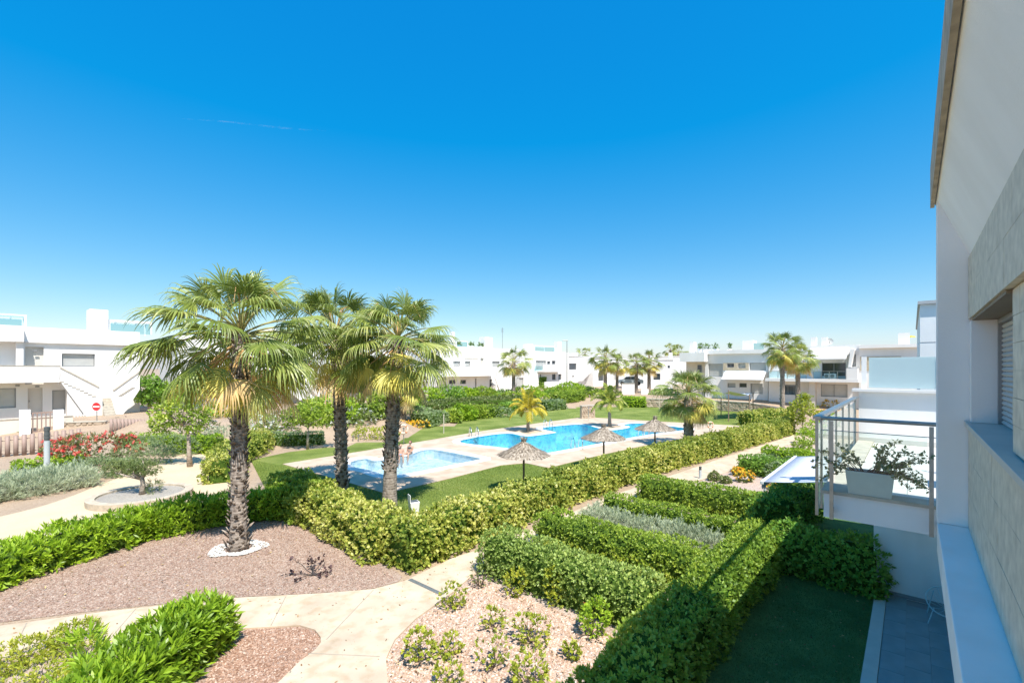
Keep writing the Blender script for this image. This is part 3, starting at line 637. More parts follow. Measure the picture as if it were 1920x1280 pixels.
# --- house D, beside it
hD = House('white_house', 'white house with corner terrace behind the slim centre palm', W(75, 52), ROT, 0.95)
x0 = hD.px(975, 700)[0]; x1 = hD.px(1066, 700)[0]; zt = hD.px(1020, 658.5)[1]
LL = [(1005, 676, 1024, 692), (1026, 677, 1032, 683), (1035, 676, 1042, 683), (1012, 701, 1014.5, 708), (1035, 701, 1042, 712), (1047, 701, 1053, 712), (970, 708, 982, 725)]
R = [hD.rect(*r) for r in LL]; wall_body(hD, x0, x1, zt, R)
for i, r in enumerate(R): hD.window(r, .16, 'glass' if i in (1, 2, 4, 5) else 'shutter')
zs = hD.px(1030, 696, -1.3)[1]; xa = hD.px(1018, 700, -1.3)[0]; xb = hD.px(1056, 700, -1.3)[0]; mb = MB(); mb.box(xa, xb, -1.4, -.004, zs - .1, zs + .2); mb.box(xa, xb, -1.4, -1.25, zs + .2, hD.px(1030, 684, -1.3)[1]); hD.part('balcony', mb, stucco2)
hD.box('glass_balustrade', glassmat('balustrade_glass'), 1003, 686, 1018, 694, -.3, -.27)
hD.box('garden_wall', stucco2, 1022, 715, 1064, 732, -2.6, -2.4); hD.box('chimney', stucco2, 1046, 640, 1053, 662, .8, 1.8, .8, lo=zt - .6); hD.box('chimney', stucco2, 989, 645, 1000, 662, 1, 2, 1, lo=zt - .6)
pergola(hD, 1002, 648, 1040, 660, 1.2, 3.6, zt - .1)
iv = leafmat('ivy_leaves', [(0, (0.05, 0.10, 0.01)), (0.5, (0.10, 0.17, 0.02)), (1, (0.16, 0.22, 0.04))], .25)
rng = np.random.default_rng(4); r = hD.rect(1011, 707, 1023, 722, -.1); P = np.stack([rng.uniform(r[0], r[1], 400), rng.uniform(-.25, -.02, 400), rng.uniform(r[2] - .4, r[3], 400)], 1)
B, D_, S_, l_, w_ = sprigs(P, np.tile([[0, -1.0, 0.2]], (400, 1)), 6, .2, .1, 1.2, rng); link('climbing_plant', leafmesh('climbing_plant', B, D_, S_, l_, w_, rng.random(len(B)), iv), hD.root)

RRB = -TH * 0.35
# --- houses further back between the palms
def backhouse(label, u0, u1, vtop, Y, holes, dy=7, rot=ROT, chim=(), stair=None, name='white_house', vb=740, mull=1):
    O = at(u0, vb, Y); z0 = float(terr(O.x, O.y)) - .2
    h = House(name, label, Vector((O.x, O.y, 0)), rot, z0); x1 = h.px(u1, 700)[0]; zt = h.px((u0 + u1) / 2, vtop)[1]
    R = [h.rect(*r[:4]) for r in holes]; wall_body(h, 0, x1, zt, R, dy)
    for r, hh in zip(R, holes): h.window(r, .15, hh[4] if len(hh) > 4 else 'shutter', mull=mull)
    for c in chim: h.box('chimney', stucco2, *c, vtop + 6, 1, 2.2, 1, lo=zt - .5)
    if stair: h.poly('stair_parapet', stucco2, stair, -1.3, -1.1)
    rr = h.rect(u0, vtop - .6, u1, vtop + .8, -.1); mb = MB(); mb.box(rr[0] - .1, rr[1] + .1, -.12, .4, rr[2], rr[3]); h.part('parapet_coping', mb, stucco2)
    return h
backhouse('small white house with a white diagonal stair wall left of the twin palms', 1064, 1112, 668, 96, [(1067, 681, 1081, 693, 'glass'), (1090, 697, 1095, 709, 'glass'), (1072, 704, 1077, 707)], stair=[(1112, 676, ), (1090, 700), (1082, 714), (1092, 714), (1112, 694)], chim=((1076, 662, 1083),))
backhouse('low cream house with a terracotta band behind the twin palms', 1112, 1176, 672, 100, [(1122, 698, 1132, 714, 'glass'), (1150, 700, 1160, 712), (1140, 680, 1150, 690)], chim=((1120, 662, 1126),))
backhouse('white house with a small dark window between the twin palms and the bushy palm', 1176, 1262, 674, 92, [(1252, 685, 1256, 690, 'glass'), (1204, 682, 1214, 692), (1225, 700, 1238, 712, 'glass')], rot=-TH * 0.4, chim=((1254, 661, 1261),))

backhouse('far white house glimpsed behind the bushy palm', 1222, 1310, 668, 118, [(1245, 684, 1252, 692, 'glass'), (1262, 700, 1270, 708)], rot=RRB)
backhouse('distant white house between the central and right rows', 1060, 1240, 676, 130, [(1085, 686, 1090, 692, 'glass'), (1165, 690, 1172, 697)], rot=RRB)
# --- the row on the right, fronts facing back towards the camera
RR = -TH
def OR(u, Y): p = at(u, HOR, Y); return Vector((p.x, p.y, 0))
hE = House('white_house', 'white house behind the bushy yellow-skirted palm with a sloping white ground-floor awning', OR(1272, 66.5), RR, 0.6)
x0 = hE.px(1276, 700)[0]; xm = hE.px(1322, 700)[0]; x1 = hE.px(1440, 700)[0]; zt = hE.px(1380, 657)[1]
LL = [(1328, 682, 1355, 706), (1363, 681, 1376.5, 688.5), (1384, 681, 1398, 690), (1405, 680, 1436, 694), (1364, 718, 1379, 726), (1386, 718, 1400, 726), (1407, 719, 1430, 738)]
R = [hE.rect(*r) for r in LL]; wall_body(hE, xm, x1, zt, R, 8)
for i, r in enumerate(R): hE.window(r, .2, 'glass' if i in (1, 5) else 'shutter', mull=2 if i == 1 else 1)
mb = MB(); rr = hE.rect(1356, 680, 1404, 694); holed(mb, rr[0], rr[1], rr[2], rr[3], [R[1], R[2]], -.05, -.003); hE.part('stone_cladding', mb, tiles_beige)
mb = MB(); rr = hE.rect(1322, 656, 1440, 663); mb.box(rr[0], rr[1], -.35, 0, rr[2], rr[3]); hE.part('cornice', mb, stucco2)
mb = MB(); r2 = hE.rect(1274, 661, 1322, 678, -1.5); mb.box(r2[0], xm + .4, -1.5, 7, r2[2], r2[3]); hE.part('upper_block', mb, stucco2)
mb = MB(); mb.box(r2[0] + .2, xm + .3, .5, 7, -.5, r2[2] - .002); hE.part('wall', mb, creamw)
rw = hE.rect(1308, 684, 1316, 698, .5); hE.window(rw, .42, 'glass')
mb = MB(); a0 = hE.px(1360, 695.5); a1 = hE.px(1437, 695.5); zlo = hE.px(1395, 711, -1.6)[1]
mb.add([(a0[0], -.02, a0[1]), (a1[0], -.02, a1[1]), (a1[0], -1.7, zlo), (a0[0], -1.7, zlo), (a0[0], -.02, a0[1] - .05), (a1[0], -.02, a1[1] - .05), (a1[0], -1.7, zlo - .05), (a0[0], -1.7, zlo - .05)], [(0, 1, 2, 3), (7, 6, 5, 4), (0, 3, 7, 4), (1, 5, 6, 2), (3, 2, 6, 7), (0, 4, 5, 1)]); hE.part('awning', mb, mat('white_awning_fabric', (0.78, 0.78, 0.77), .9, .02))
hE.box('chimney', stucco2, 1293, 641, 1301, 662, 1, 2, 1, lo=zt - .8)
rf = hE.rect(1392, 638, 1412, 657, 2); mb = MB(); mb.box(rf[0], rf[1], 2, 2.15, rf[2] - .5, rf[3] - .35); mb.box(rf[0], rf[1], 2, 4, rf[3] - .35, rf[3]); mb.box(rf[0], rf[0] + .2, 2.15, 4, rf[2] - .5, rf[3] - .35); hE.part('roof_room', mb, stucco2)
hE.box('glass_balustrade', glassmat('balustrade_glass'), 1413, 643, 1432, 657, 1.4, 1.43)
for a, b in ((1310, 1317), (1318, 1332), (1336, 1347), (1364, 1371)): roof_plants(hE, a, b, 655, 1.2, 16, .7)

hF = House('white_house', 'white house with glazed first-floor terrace doors right of the tall twin-trunk palms', OR(1441, 58.7), RR, 0.55)
x0 = 0.0; x1 = hF.px(1612, 700)[0]; zt = hF.px(1540, 648)[1]
LL = [(1541, 680, 1586, 705), (1465, 721, 1500, 740), (1539, 720, 1589, 744), (1592, 664, 1605, 687), (1460, 682, 1500, 700)]
R = [hF.rect(*r) for r in LL]; wall_body(hF, x0, x1, zt, R, 8)
teal = mat('teal_tinted_glass', (0.10, 0.26, 0.27), .08, .3, .8, spec=.9)
hF.window(R[0], .22, 'glass', mull=2); hF.window(R[1], .3, 'glass', mull=3); hF.window(R[2], .2, mull=2); hF.window(R[3], .2); hF.window(R[4], .2)
zs = hF.px(1560, 712, -1.6)[1]; mb = MB(); mb.box(x0, x1, -1.8, -.004, zs - .25, zs + .1); hF.part('terrace_slab', mb, stucco2)
for a, b in ((1525, 1586), (1442, 1512)):
    rr = hF.rect(a, 700, b, 709, -1.7); mb = MB(); mb.box(rr[0], rr[1], -1.7, -1.68, zs + .12, zs + .95); o = hF.part('glass_balustrade', mb, glassmat('balustrade_glass'))
    mb = MB(); mb.box(rr[0], rr[1], -1.72, -1.66, zs + .95, zs + 1.0)
    for i in range(5): x = rr[0] + (rr[1] - rr[0]) * i / 4; mb.box(x - .03, x + .03, -1.76, -1.705, zs - .2, zs + .95)
    hF.part('balustrade_rail', mb, steel, o)
rr = hF.rect(1587, 690, 1608, 712, -1.7); mb = MB(); mb.box(rr[0], rr[1], -1.75, -.004, zs + .11, rr[3]); hF.part('terrace_wall', mb, stucco2)
mb = MB(); a0 = hF.px(1520, 652); a1 = hF.px(1592, 652); b1 = hF.px(1586, 671, -1.6); mb.add([(a0[0], -.01, a0[1]), (a1[0], -.01, a0[1]), (b1[0], -1.5, b1[1]), (a0[0], -1.5, b1[1]), (a0[0], -.01, a0[1] - .6), (a1[0], -.01, a0[1] - .6), (b1[0], -1.5, b1[1] - .15), (a0[0], -1.5, b1[1] - .15)], [(0, 1, 2, 3), (7, 6, 5, 4), (0, 3, 7, 4), (1, 5, 6, 2), (3, 2, 6, 7), (0, 4, 5, 1)]); hF.part('sloping_canopy', mb, stucco2)
rr = hF.rect(1590, 655, 1602, 688, -1.4); mb = MB(); mb.slab([(rr[0], rr[2]), (rr[0] + .25, rr[2]), (rr[1], rr[3]), (rr[1] - .35, rr[3])], -1.4, -.004); hF.part('slanted_fin', mb, stucco2)
rr = hF.rect(1517, 715, 1530, 745, -1.2); mb = MB(); mb.box(rr[0], rr[0] + .6, -1.2, -.004, -.5, zs - .252); hF.part('pillar', mb, creamw)
for a, b in ((1520, 1530), (1540, 1550.5)): hF.box('chimney', stucco2, a, 632, b, 652, .8, 1.8, .8, lo=zt - .6)
mb = MB(); p = hF.px(1555, 640, 1); mb.lathe([(.0, -.12), (.3, -.1), (.42, 0)], 16); o = hF.part('satellite_dish', mb, shutter, smooth=True); o.location = (p[0], 1.0, p[1]); o.rotation_euler = (math.radians(70), 0, .3)
mb = MB(); mb.tube([(p[0], 1.05, zt - .3), (p[0], 1.05, p[1])], .04, 6); hF.part('dish_pole', mb, steel)
# air conditioners on the terrace
for u in (1545, 1556):
    rr = hF.rect(u, 697, u + 9, 705, -.5); t = thing('air_conditioner', 'white air conditioner unit on the glazed terrace, ' + ('left' if u == 1545 else 'right') + ' one of the two', 'air conditioner', (0, 0, 0), 0, 'terrace air conditioners')
    lw = Matrix.Rotation(RR, 4, 'Z'); p = lw @ Vector((rr[0], -.6, 0)); t.location = (p.x + hF.O.x, p.y + hF.O.y, hF.z0 + zs + .1); t.rotation_euler = (0, 0, RR)
    mb = MB(); mb.box(0, .62, 0, .3, .04, .62); mb.box(.05, .12, 0, .3, 0, .04); mb.box(.5, .57, 0, .3, 0, .04); mb.build('casing', stucco2, t, bevel=.02)
    mb = MB(); mb.lathe([(.0, 0), (.2, 0), (.2, .02)], 16); g = mb.build('fan_grille', framem, t); g.location = (.24, -.004, .33); g.rotation_euler = (math.pi / 2, 0, 0)

hG = House('white_house', 'white house with beige stone band partly hidden behind the frosted glass screens', OR(1610, 52.5), RR, 0.5)
x1 = hG.px(1800, 700)[0]; zt = hG.px(1660, 646)[1]; LL = [(1614, 676, 1624, 684), (1632, 684, 1700, 700)]; R = [hG.rect(*r) for r in LL]; wall_body(hG, 0.02, x1, zt, R, 8)
for r in R: hG.window(r, .2)
mb = MB(); rr = hG.rect(1610, 646, 1720, 652); mb.box(0.02, x1, -.4, 0, rr[2], rr[3]); hG.part('cornice', mb, stucco2)
mb = MB(); rr = hG.rect(1613, 668, 1690, 695); holed(mb, rr[0], rr[1], rr[2], rr[3], R, -.06, -.003); hG.part('stone_cladding', mb, tiles_beige)
hG.box('chimney', stucco2, 1684, 624, 1706, 650, .8, 2, .8, lo=zt - .6)
mb = MB(); p = hG.px(1709, 634, 1.2); mb.lathe([(0, .5), (.3, .42), (.36, .3), (0, .34)], 12); o = hG.part('yellow_vent_cowl', mb, mat('yellow_paint', (.6, .45, .05), .5)); o.location = (p[0], 1.2, p[1] - .2)
# ------------------------------------------------------------------ the house the camera leans out of (local x = s, y = q)
own = thing('apartment_building', 'white building at the right edge with stone cladding, shuttered window and terrace', 'building', (0, 0, 0), ROT)
cladm = mat('limestone_cladding', (0.66, 0.59, 0.47), 0.75, 0.16, 9, 0.35, 70, spec=.35, dist=.004)
def own_part(name, mb, m, parent=None, bevel=0.0, **k): return mb.build(name, m, parent or own, bevel=bevel, **k)
ZF = 3.34
mb = MB(); mb.box(-3.0, 6.80, -1.0, -0.20, 3.02, ZF); own_part('ledge', mb, stucco, bevel=.008)
mb = MB(); mb.box(6.76, 7.0, -1.0, -0.198, ZF + .002, 6.9); own_part('fin_wall', mb, stucco, bevel=.008)
mb = MB(); mb.add([(-3, -.188, 6.84), (7.04, -.188, 6.84), (7.06, -.46, 6.15), (-3, -.46, 6.15), (-3, -.188, 7.2), (7.04, -.188, 7.2), (7.06, -3, 7.2), (-3, -3, 7.2), (-3, -3, 6.15), (7.06, -3, 6.15)],
   [(0, 1, 2, 3), (0, 4, 5, 1), (4, 7, 6, 5), (3, 2, 9, 8), (1, 5, 6, 9, 2), (0, 3, 8, 7, 4)]); own_part('sloped_eave', mb, stucco)
mb = MB(); mb.box(-3, 7.09, -.187, -.152, 6.81, 7.26); mb.box(-3, 7.09, -.5, -.1875, 7.202, 7.28); own_part('roof_coping', mb, mat('weathered_roof_coping', (0.42, 0.345, 0.25), 0.85, 0.3, 6, 0.4, 30))
# backing walls of the clad front
mb = MB(); holed(mb, -3, 6.755, ZF + .002, 6.15, [(4.34, 6.55, 4.44, 5.5)], -.9, -.54); mb.box(-3, 6.755, -1.1, -.902, ZF + .002, 6.15); backing = own_part('front_wall', mb, creamw)
rng = random.Random(5)
def clad(x0, x1, z0, z1, yf, th, tw, tz, name='stone_panel'):
    """slabs of stone cladding with open joints, laid in broken bond"""
    z = z0; row = 0
    while z < z1 - .02:
        zb = min(z + tz, z1); x = x1; first = True
        while x > x0 + .02:
            w_ = tw * (.5 if first and row % 2 else 1.0); first = False; xa = max(x - w_, x0)
            mb = MB(); d = rng.uniform(0, .002); mb.box(xa + .0015, x - .0015, yf - th, yf + d, z + .0015, zb - .0015); own_part(name, mb, cladm); x = xa
        z = zb; row += 1
clad(-.6, 6.752, ZF + .004, 4.405, -.44, .08, .62, .36)
clad(-.6, 6.752, 5.505, 6.147, -.44, .08, .62, .322)
clad(-.6, 4.33, 4.47, 5.50, -.485, .05, .52, .172)
mb = MB(); mb.box(-3, 6.756, -.72, -.405, 4.408, 4.455); own_part('window_sill', mb, mat('pale_sill_stone', (0.55, 0.53, 0.48), .7, .06, 5), bevel=.004)
mb = MB(); mb.box(4.335, 6.55, -.64, -.455, 5.478, 5.503); own_part('window_lintel', mb, mat('brown_lintel', (0.22, 0.17, 0.11), .7, .1))
mb = MB(); mb.box(6.545, 6.755, -.75, -.447, 4.457, 5.476); own_part('window_jamb', mb, stucco)
fr = MB(); fr.box(6.49, 6.544, -.68, -.63, 4.457, 5.476); fr.box(4.34, 4.40, -.68, -.63, 4.457, 5.476); fr.box(4.40, 6.49, -.68, -.63, 5.43, 5.476); wf = own_part('window', fr, framem)
for i in range(21):
    mb = MB(); z = 4.457 + i * .0464; mb.add([(4.4, -.665, z), (6.49, -.665, z), (6.49, -.65, z + .02), (4.4, -.65, z + .02), (6.49, -.665, z + .043), (4.4, -.665, z + .043)], [(0, 1, 2, 3), (3, 2, 4, 5)]); own_part('shutter_slat', mb, shutter, wf)
# ground floor and the wall that closes the patio
mb = MB(); mb.box(-3, 13.2, -.9, -.62, 0.0, 3.018); own_part('ground_floor_wall', mb, stucco)
mb = MB(); mb.box(13.2, 13.45, -3, .66, 0.0, 2.998); own_part('patio_end_wall', mb, stucco)
mb = MB(); mb.box(13.184, 13.199, -.6, .655, 0.02, .1); own_part('skirting', mb, mat('grey_skirting', (.30, .31, .32), .6))
mb = MB(); mb.box(7.001, 30, -6, -3.0, 0.0, 7.3); own_part('inner_wall', mb, stucco)
# terrace
mb = MB(); mb.box(7.5, 13.199, -2.998, .91, 3.0, ZF - .02); terrace = own_part('terrace_slab', mb, stucco)
mb = MB(); mb.box(7.47, 13.19, -.3, .94, ZF - .018, ZF + .012); mb2 = MB(); mb2.box(7.47, 7.78, -.8, .94, ZF - .018, ZF + .02); mb2.box(7.781, 13.19, .66, .94, ZF - .018, ZF + .02); own_part('terrace_edge_stone', mb2, copingm)
tlm = mat('pale_terrace_tile', (.62, .60, .56), .6, .05, 4); tb = MB(); tb.box(-.298, .298, -.298, .298, 0, .012); tme = tb.mesh('tile', tlm)
for i in range(9):
    for j in range(6): link('tile', tme, terrace, (8.09 + i * .602, .355 - j * .602, ZF - .016))
mb = MB(); mb.box(13.2, 13.42, -3, .93, 3.0, 4.47); own_part('terrace_wall', mb, stucco)
mb = MB(); mb.box(13.1, 13.55, -3, 1.05, 4.472, 4.53); own_part('terrace_wall_coping', mb, mat('white_coping', (.74, .73, .71), .7, .03))
mb = MB(); mb.box(13.175, 13.199, -3, .93, ZF, ZF + .1); own_part('skirting', mb, tlm)
frost = glassmat('frosted_glass', (.6, .8, .8), .82)
for a, b in ((.75, -.42), (-.52, -1.7), (-1.8, -2.95)):
    mb = MB(); mb.box(13.28, 13.30, b, a, 4.56, 5.24); own_part('frosted_screen', mb, frost)
for a in (.84, -.47, -1.75):
    mb = MB(); mb.box(13.25, 13.33, a - .045, a + .045, 4.532, 5.26); own_part('screen_post', mb, stucco)
# railing
rail = thing('glass_railing', 'steel and clear glass railing round the terrace at right', 'railing', W(7.45, .95, ZF - .3), ROT)
def rl(mb, name, m, parent=None): return mb.build(name, m, parent or rail)
ZR = 4.335 - (ZF - .3); B0 = ZF - .3
mb = MB(); mb.tube([(-.03, -1.6, ZR), (-.03, 0.03, ZR)], .026, 10); mb.box(-.06, 5.75, -.02, .07, ZR - .02, ZR + .02); rl(mb, 'top_rail', steel)
for y in (-.14, -1.12):
    mb = MB(); mb.box(-.07, -.036, y - .021, y + .021, -.03, ZR - .03); mb.box(-.034, .02, y - .02, y + .02, .05, .12); rl(mb, 'post', steel)
for x in (.02, .42, 1.25, 2.1, 3.1, 4.2, 5.6):
    mb = MB(); mb.box(x, x + .04, .018, .052, -.03, ZR - .022); rl(mb, 'post', steel)
cg = glassmat('railing_glass', (.91, .965, .95), 0.0, .01)
xs = [.09, .49, 1.32, 2.17, 3.17, 4.27]
for x0, x1 in zip(xs, [.40, 1.23, 2.08, 3.08, 4.18, 5.58]):
    mb = MB(); mb.box(x0, x1, .03, .04, .02, ZR - .1); rl(mb, 'glass_panel', cg)
for y0, y1 in ((-.10, .0), (-1.08, -.18), (-1.6, -1.16)):
    mb = MB(); mb.box(-.06, -.05, y0, y1, .33, ZR - .16); rl(mb, 'glass_panel', cg)
mb = MB(); mb.tube([(-.055, -1.6, ZR - .155), (-.055, -.02, ZR - .155)], .006, 6); rl(mb, 'glass_edge_trim', steel)
# terrace planter with sprawling jade plant
pl = thing('terrace_planter', 'white box planter on the terrace edge with sprawling small-leaved plant', 'planter', W(7.62, .42, ZF + .02), ROT)
mb = MB(); n_ = 4
mb.add([(-.11, -.22, 0), (.11, -.22, 0), (.11, .22, 0), (-.11, .22, 0), (-.14, -.25, .30), (.14, -.25, .30), (.14, .25, .30), (-.14, .25, .30), (-.115, -.225, .30), (.115, -.225, .30), (.115, .225, .30), (-.115, .225, .30), (-.11, -.22, .27), (.11, -.22, .27), (.11, .22, .27), (-.11, .22, .27)],
   [(3, 2, 1, 0), (0, 1, 5, 4), (1, 2, 6, 5), (2, 3, 7, 6), (3, 0, 4, 7), (4, 5, 9, 8), (5, 6, 10, 9), (6, 7, 11, 10), (7, 4, 8, 11), (8, 9, 13, 12), (9, 10, 14, 13), (10, 11, 15, 14), (11, 8, 12, 15)]); mb.build('box', mat('white_planter', (.70, .69, .66), .6, .04, 8), pl)
mb = MB(); mb.box(-.113, .113, -.223, .223, .2, .272); mb.build('soil', mat('dark_soil', (.06, .045, .03), .95), pl)
rg = np.random.default_rng(12); br = MB(); LP = []; LD = []
for i in range(34):
    y0 = rg.uniform(-.2, .2); az = rg.normal(0, .6) + (math.pi if rg.random() < .4 else 0); d = Vector((math.cos(az) * .35, (-1 if y0 < 0.05 else 1) * abs(rg.normal(.35, .3)), rg.uniform(.15, .9))).normalized(); p = Vector((rg.uniform(-.08, .08), y0, .27)); pts = [p.copy()]; ln = rg.uniform(.35, .62)
    for s in range(7):
        d = (d + Vector((rg.normal(0, .16), rg.normal(0, .16), -.13))).normalized(); p = p + d * ln / 7; pts.append(p.copy())
        if s > 0:
            for e in range(5): LP.append(p + Vector(rg.normal(0, .012, 3))); LD.append(Vector(rg.normal(0, 1, 3)) + d * .5 + Vector((0, 0, .4)))
    br.tube(pts, [.006 - .0006 * k for k in range(8)], 5)
br.build('stems', mat('reddish_stem', (.10, .055, .04), .8), pl)
LP = np.array(LP); LD = unit(np.array(LD)); 
jade = leafmat('jade_leaves', [(0, (.06, .075, .02)), (.6, (.14, .15, .06)), (1, (.30, .26, .16))], .15)
B, D_, S_, l_, w_ = sprigs(LP, LD, 2, .04, .026, .9, rg, .1); link('foliage', leafmesh('foliage', B, D_, S_, l_, w_, rg.random(len(B)), jade), pl)
# folding wooden chair on the terrace, mostly hidden by the fin wall
ch = thing('folding_chair', 'brown wooden folding chair leaning by the wall on the terrace', 'chair', W(9.6, -.95, ZF), ROT + .3)
for y in (-.2, .2):
    mb = MB(); mb.tube([(-.25, y, 0), (.1, y, .45), (.32, y, .95)], .018, 8); mb.build('leg', woodm, ch)
    mb = MB(); mb.tube([(.28, y * .85, 0), (-.2, y * .85, .44)], .018, 8); mb.build('leg', woodm, ch)
for k in range(6):
    mb = MB(); x = -.2 + k * .075; mb.box(x, x + .06, -.2, .2, .435, .455); mb.build('seat_slat', woodm, ch)
for k in range(3):
    mb = MB(); z = .62 + k * .11; x = .17 + k * .05; mb.box(x, x + .016, -.19, .19, z, z + .08); mb.build('back_slat', woodm, ch)
wl = thing('storage_box', 'white low box at the foot of the wall on the terrace', 'box', W(8.9, -.62, ZF), ROT); mb = MB(); mb.box(-.25, .25, -.35, .2, 0, .38); mb.build('box', stucco, wl, bevel=.015); mb = MB(); mb.box(-.27, .27, -.37, .22, .382, .42); mb.build('lid', stucco, wl, bevel=.01)
# wire chair on the patio
wc = thing('wire_chair', 'round wire chair with thin pale frame on the shaded patio', 'chair', W(12.45, -.5, .01), ROT)
cm = mat('pale_blue_painted_wire', (.5, .66, .70), .4, .05)
ring = [(.30 * math.cos(t), .30 * math.sin(t), .42 + .18 * math.cos(t)) for t in np.linspace(0, 2 * math.pi, 33)]
mb = MB(); mb.tube(ring, .011, 8, cap=False); mb.build('seat_ring', cm, wc)
for k in range(14):
    t = 2 * math.pi * k / 14; mb = MB(); a = Vector((.30 * math.cos(t), .30 * math.sin(t), .42 + .18 * math.cos(t))); mb.tube([a, a * .5 + Vector((-.03, 0, .14)), Vector((-.06, 0, .30))], .004, 5); mb.build('wire', cm, wc)
for x, y in ((-.24, -.24), (.24, -.24), (-.24, .24), (.24, .24)):
    mb = MB(); mb.tube([(x * .75, y * .75, .42 + .13 * x / .24 * .8), (x * 1.15, y * 1.15, 0)], .01, 8); mb.build('leg', cm, wc)
# next unit along the row
nb = thing('apartment_building', 'tall white gable end of the next building behind the frosted screens', 'building', W(21.9, -.2, 0), ROT)
mb = MB(); mb.box(0, 14, -6, 0, 0, 7.25); mb.build('wall', stucco, nb)
mb = MB(); mb.box(-.12, 14.1, -6, .06, 7.252, 7.36); mb.build('roof_coping', mat('grey_coping', (.42, .43, .44), .7, .06), nb)
mb = MB(); mb.box(-.006, 0.0, -3.5, -.01, 5.9, 5.915); mb.build('movement_joint', framem, nb)
mb = MB(); mb.box(-1.6, -.002, -6, -2.2, 0, 6.2); mb.build('stair_block', stucco, nb)
# neighbour's awning
aw = thing('awning', 'white fabric awning stretched out below the terrace railing at right', 'awning', W(13.3, -.55, 0), ROT)
mb = MB(); v = []; nx, ny = 10, 8
for i in range(nx + 1):
    for j in range(ny + 1):
        t = j / ny; sag = -.10 * math.sin(math.pi * t) * (1 - .25 * math.sin(math.pi * i / nx)); v.append((.1 + 4.6 * i / nx, .1 + 3.38 * t, 2.82 - .77 * t + sag))
f = [(i * (ny + 1) + j, (i + 1) * (ny + 1) + j, (i + 1) * (ny + 1) + j + 1, i * (ny + 1) + j + 1) for i in range(nx) for j in range(ny)]
mb.add(v, f); o = mb.build('canvas', mat('awning_canvas', (.55, .58, .66), .9, .03), aw, smooth=True); sm = o.modifiers.new('thickness', 'SOLIDIFY'); sm.thickness = .004
mb = MB(); mb.box(.08, 4.72, 3.48, 3.56, 1.98, 2.07); mb.build('front_bar', mat('white_bar', (.7, .7, .7), .4), aw, bevel=.015)
mb = MB()
for i in range(24): mb.add([(.1 + i * .1916, 3.52, 1.98), (.1 + (i + 1) * .1916, 3.52, 1.98), (.1 + (i + 1) * .1916, 3.53, 1.86), (.1 + (i + .5) * .1916, 3.53, 1.83), (.1 + i * .1916, 3.53, 1.86)], [(0, 1, 2, 3, 4)])
mb.build('valance', MATS['awning_canvas'], aw)
mb = MB(); mb.box(.05, 4.75, -.02, .14, 2.78, 2.92); mb.build('cassette', MATS['white_bar'], aw, bevel=.02)
for x in (.5, 4.3):
    mb = MB(); mb.tube([(x, .1, 2.74), (x + .3, 1.7, 2.36), (x, 3.46, 2.0)], .022, 8); mb.build('folding_arm', steel, aw)
# ------------------------------------------------------------------ leaf materials
L_var = leafmat('variegated_leaves', [(0.0, (0.035, 0.06, 0.010)), (0.30, (0.09, 0.125, 0.017)), (0.50, (0.175, 0.20, 0.032)), (0.68, (0.275, 0.27, 0.065)), (1.0, (0.36, 0.34, 0.18))], .3)
L_bright = leafmat('bright_leaves', [(0.0, (0.04, 0.08, 0.008)), (0.4, (0.115, 0.185, 0.012)), (0.7, (0.19, 0.26, 0.02)), (1.0, (0.28, 0.33, 0.05))], .32, .38)
L_box = leafmat('box_leaves', [(0.0, (0.04, 0.07, 0.010)), (0.5, (0.125, 0.18, 0.02)), (0.8, (0.20, 0.245, 0.033)), (1.0, (0.28, 0.29, 0.055))], .28)
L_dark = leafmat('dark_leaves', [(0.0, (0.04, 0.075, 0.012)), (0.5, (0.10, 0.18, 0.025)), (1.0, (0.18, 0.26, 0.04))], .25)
L_blue = leafmat('blue_green_leaves', [(0.0, (0.055, 0.09, 0.022)), (0.5, (0.14, 0.19, 0.04)), (1.0, (0.27, 0.30, 0.09))], .25)
L_silver = leafmat('silver_leaves', [(0.0, (0.10, 0.125, 0.075)), (0.5, (0.20, 0.225, 0.145)), (1.0, (0.34, 0.35, 0.26))], .25, .7)
L_sage = leafmat('sage_leaves', [(0.0, (0.06, 0.09, 0.04)), (0.5, (0.125, 0.165, 0.075)), (1.0, (0.22, 0.26, 0.13))], .25, .6)
L_yel = leafmat('yellow_green_leaves', [(0.0, (0.07, 0.10, 0.012)), (0.5, (0.155, 0.185, 0.018)), (1.0, (0.29, 0.275, 0.04))], .32)
L_olive = leafmat('olive_leaves', [(0.0, (0.035, 0.055, 0.015)), (0.5, (0.08, 0.105, 0.03)), (1.0, (0.17, 0.18, 0.07))], .25)
F_red = leafmat('red_petals', [(0.0, (0.45, 0.03, 0.03)), (1.0, (0.70, 0.12, 0.09))], .3)
F_orange = leafmat('orange_petals', [(0.0, (0.55, 0.16, 0.01)), (1.0, (0.75, 0.33, 0.03))], .3)
F_pink = leafmat('pink_petals', [(0.0, (0.60, 0.28, 0.28)), (1.0, (0.75, 0.50, 0.45))], .3)
F_white = leafmat('white_petals', [(0.0, (0.70, 0.68, 0.60)), (1.0, (0.80, 0.78, 0.74))], .3)

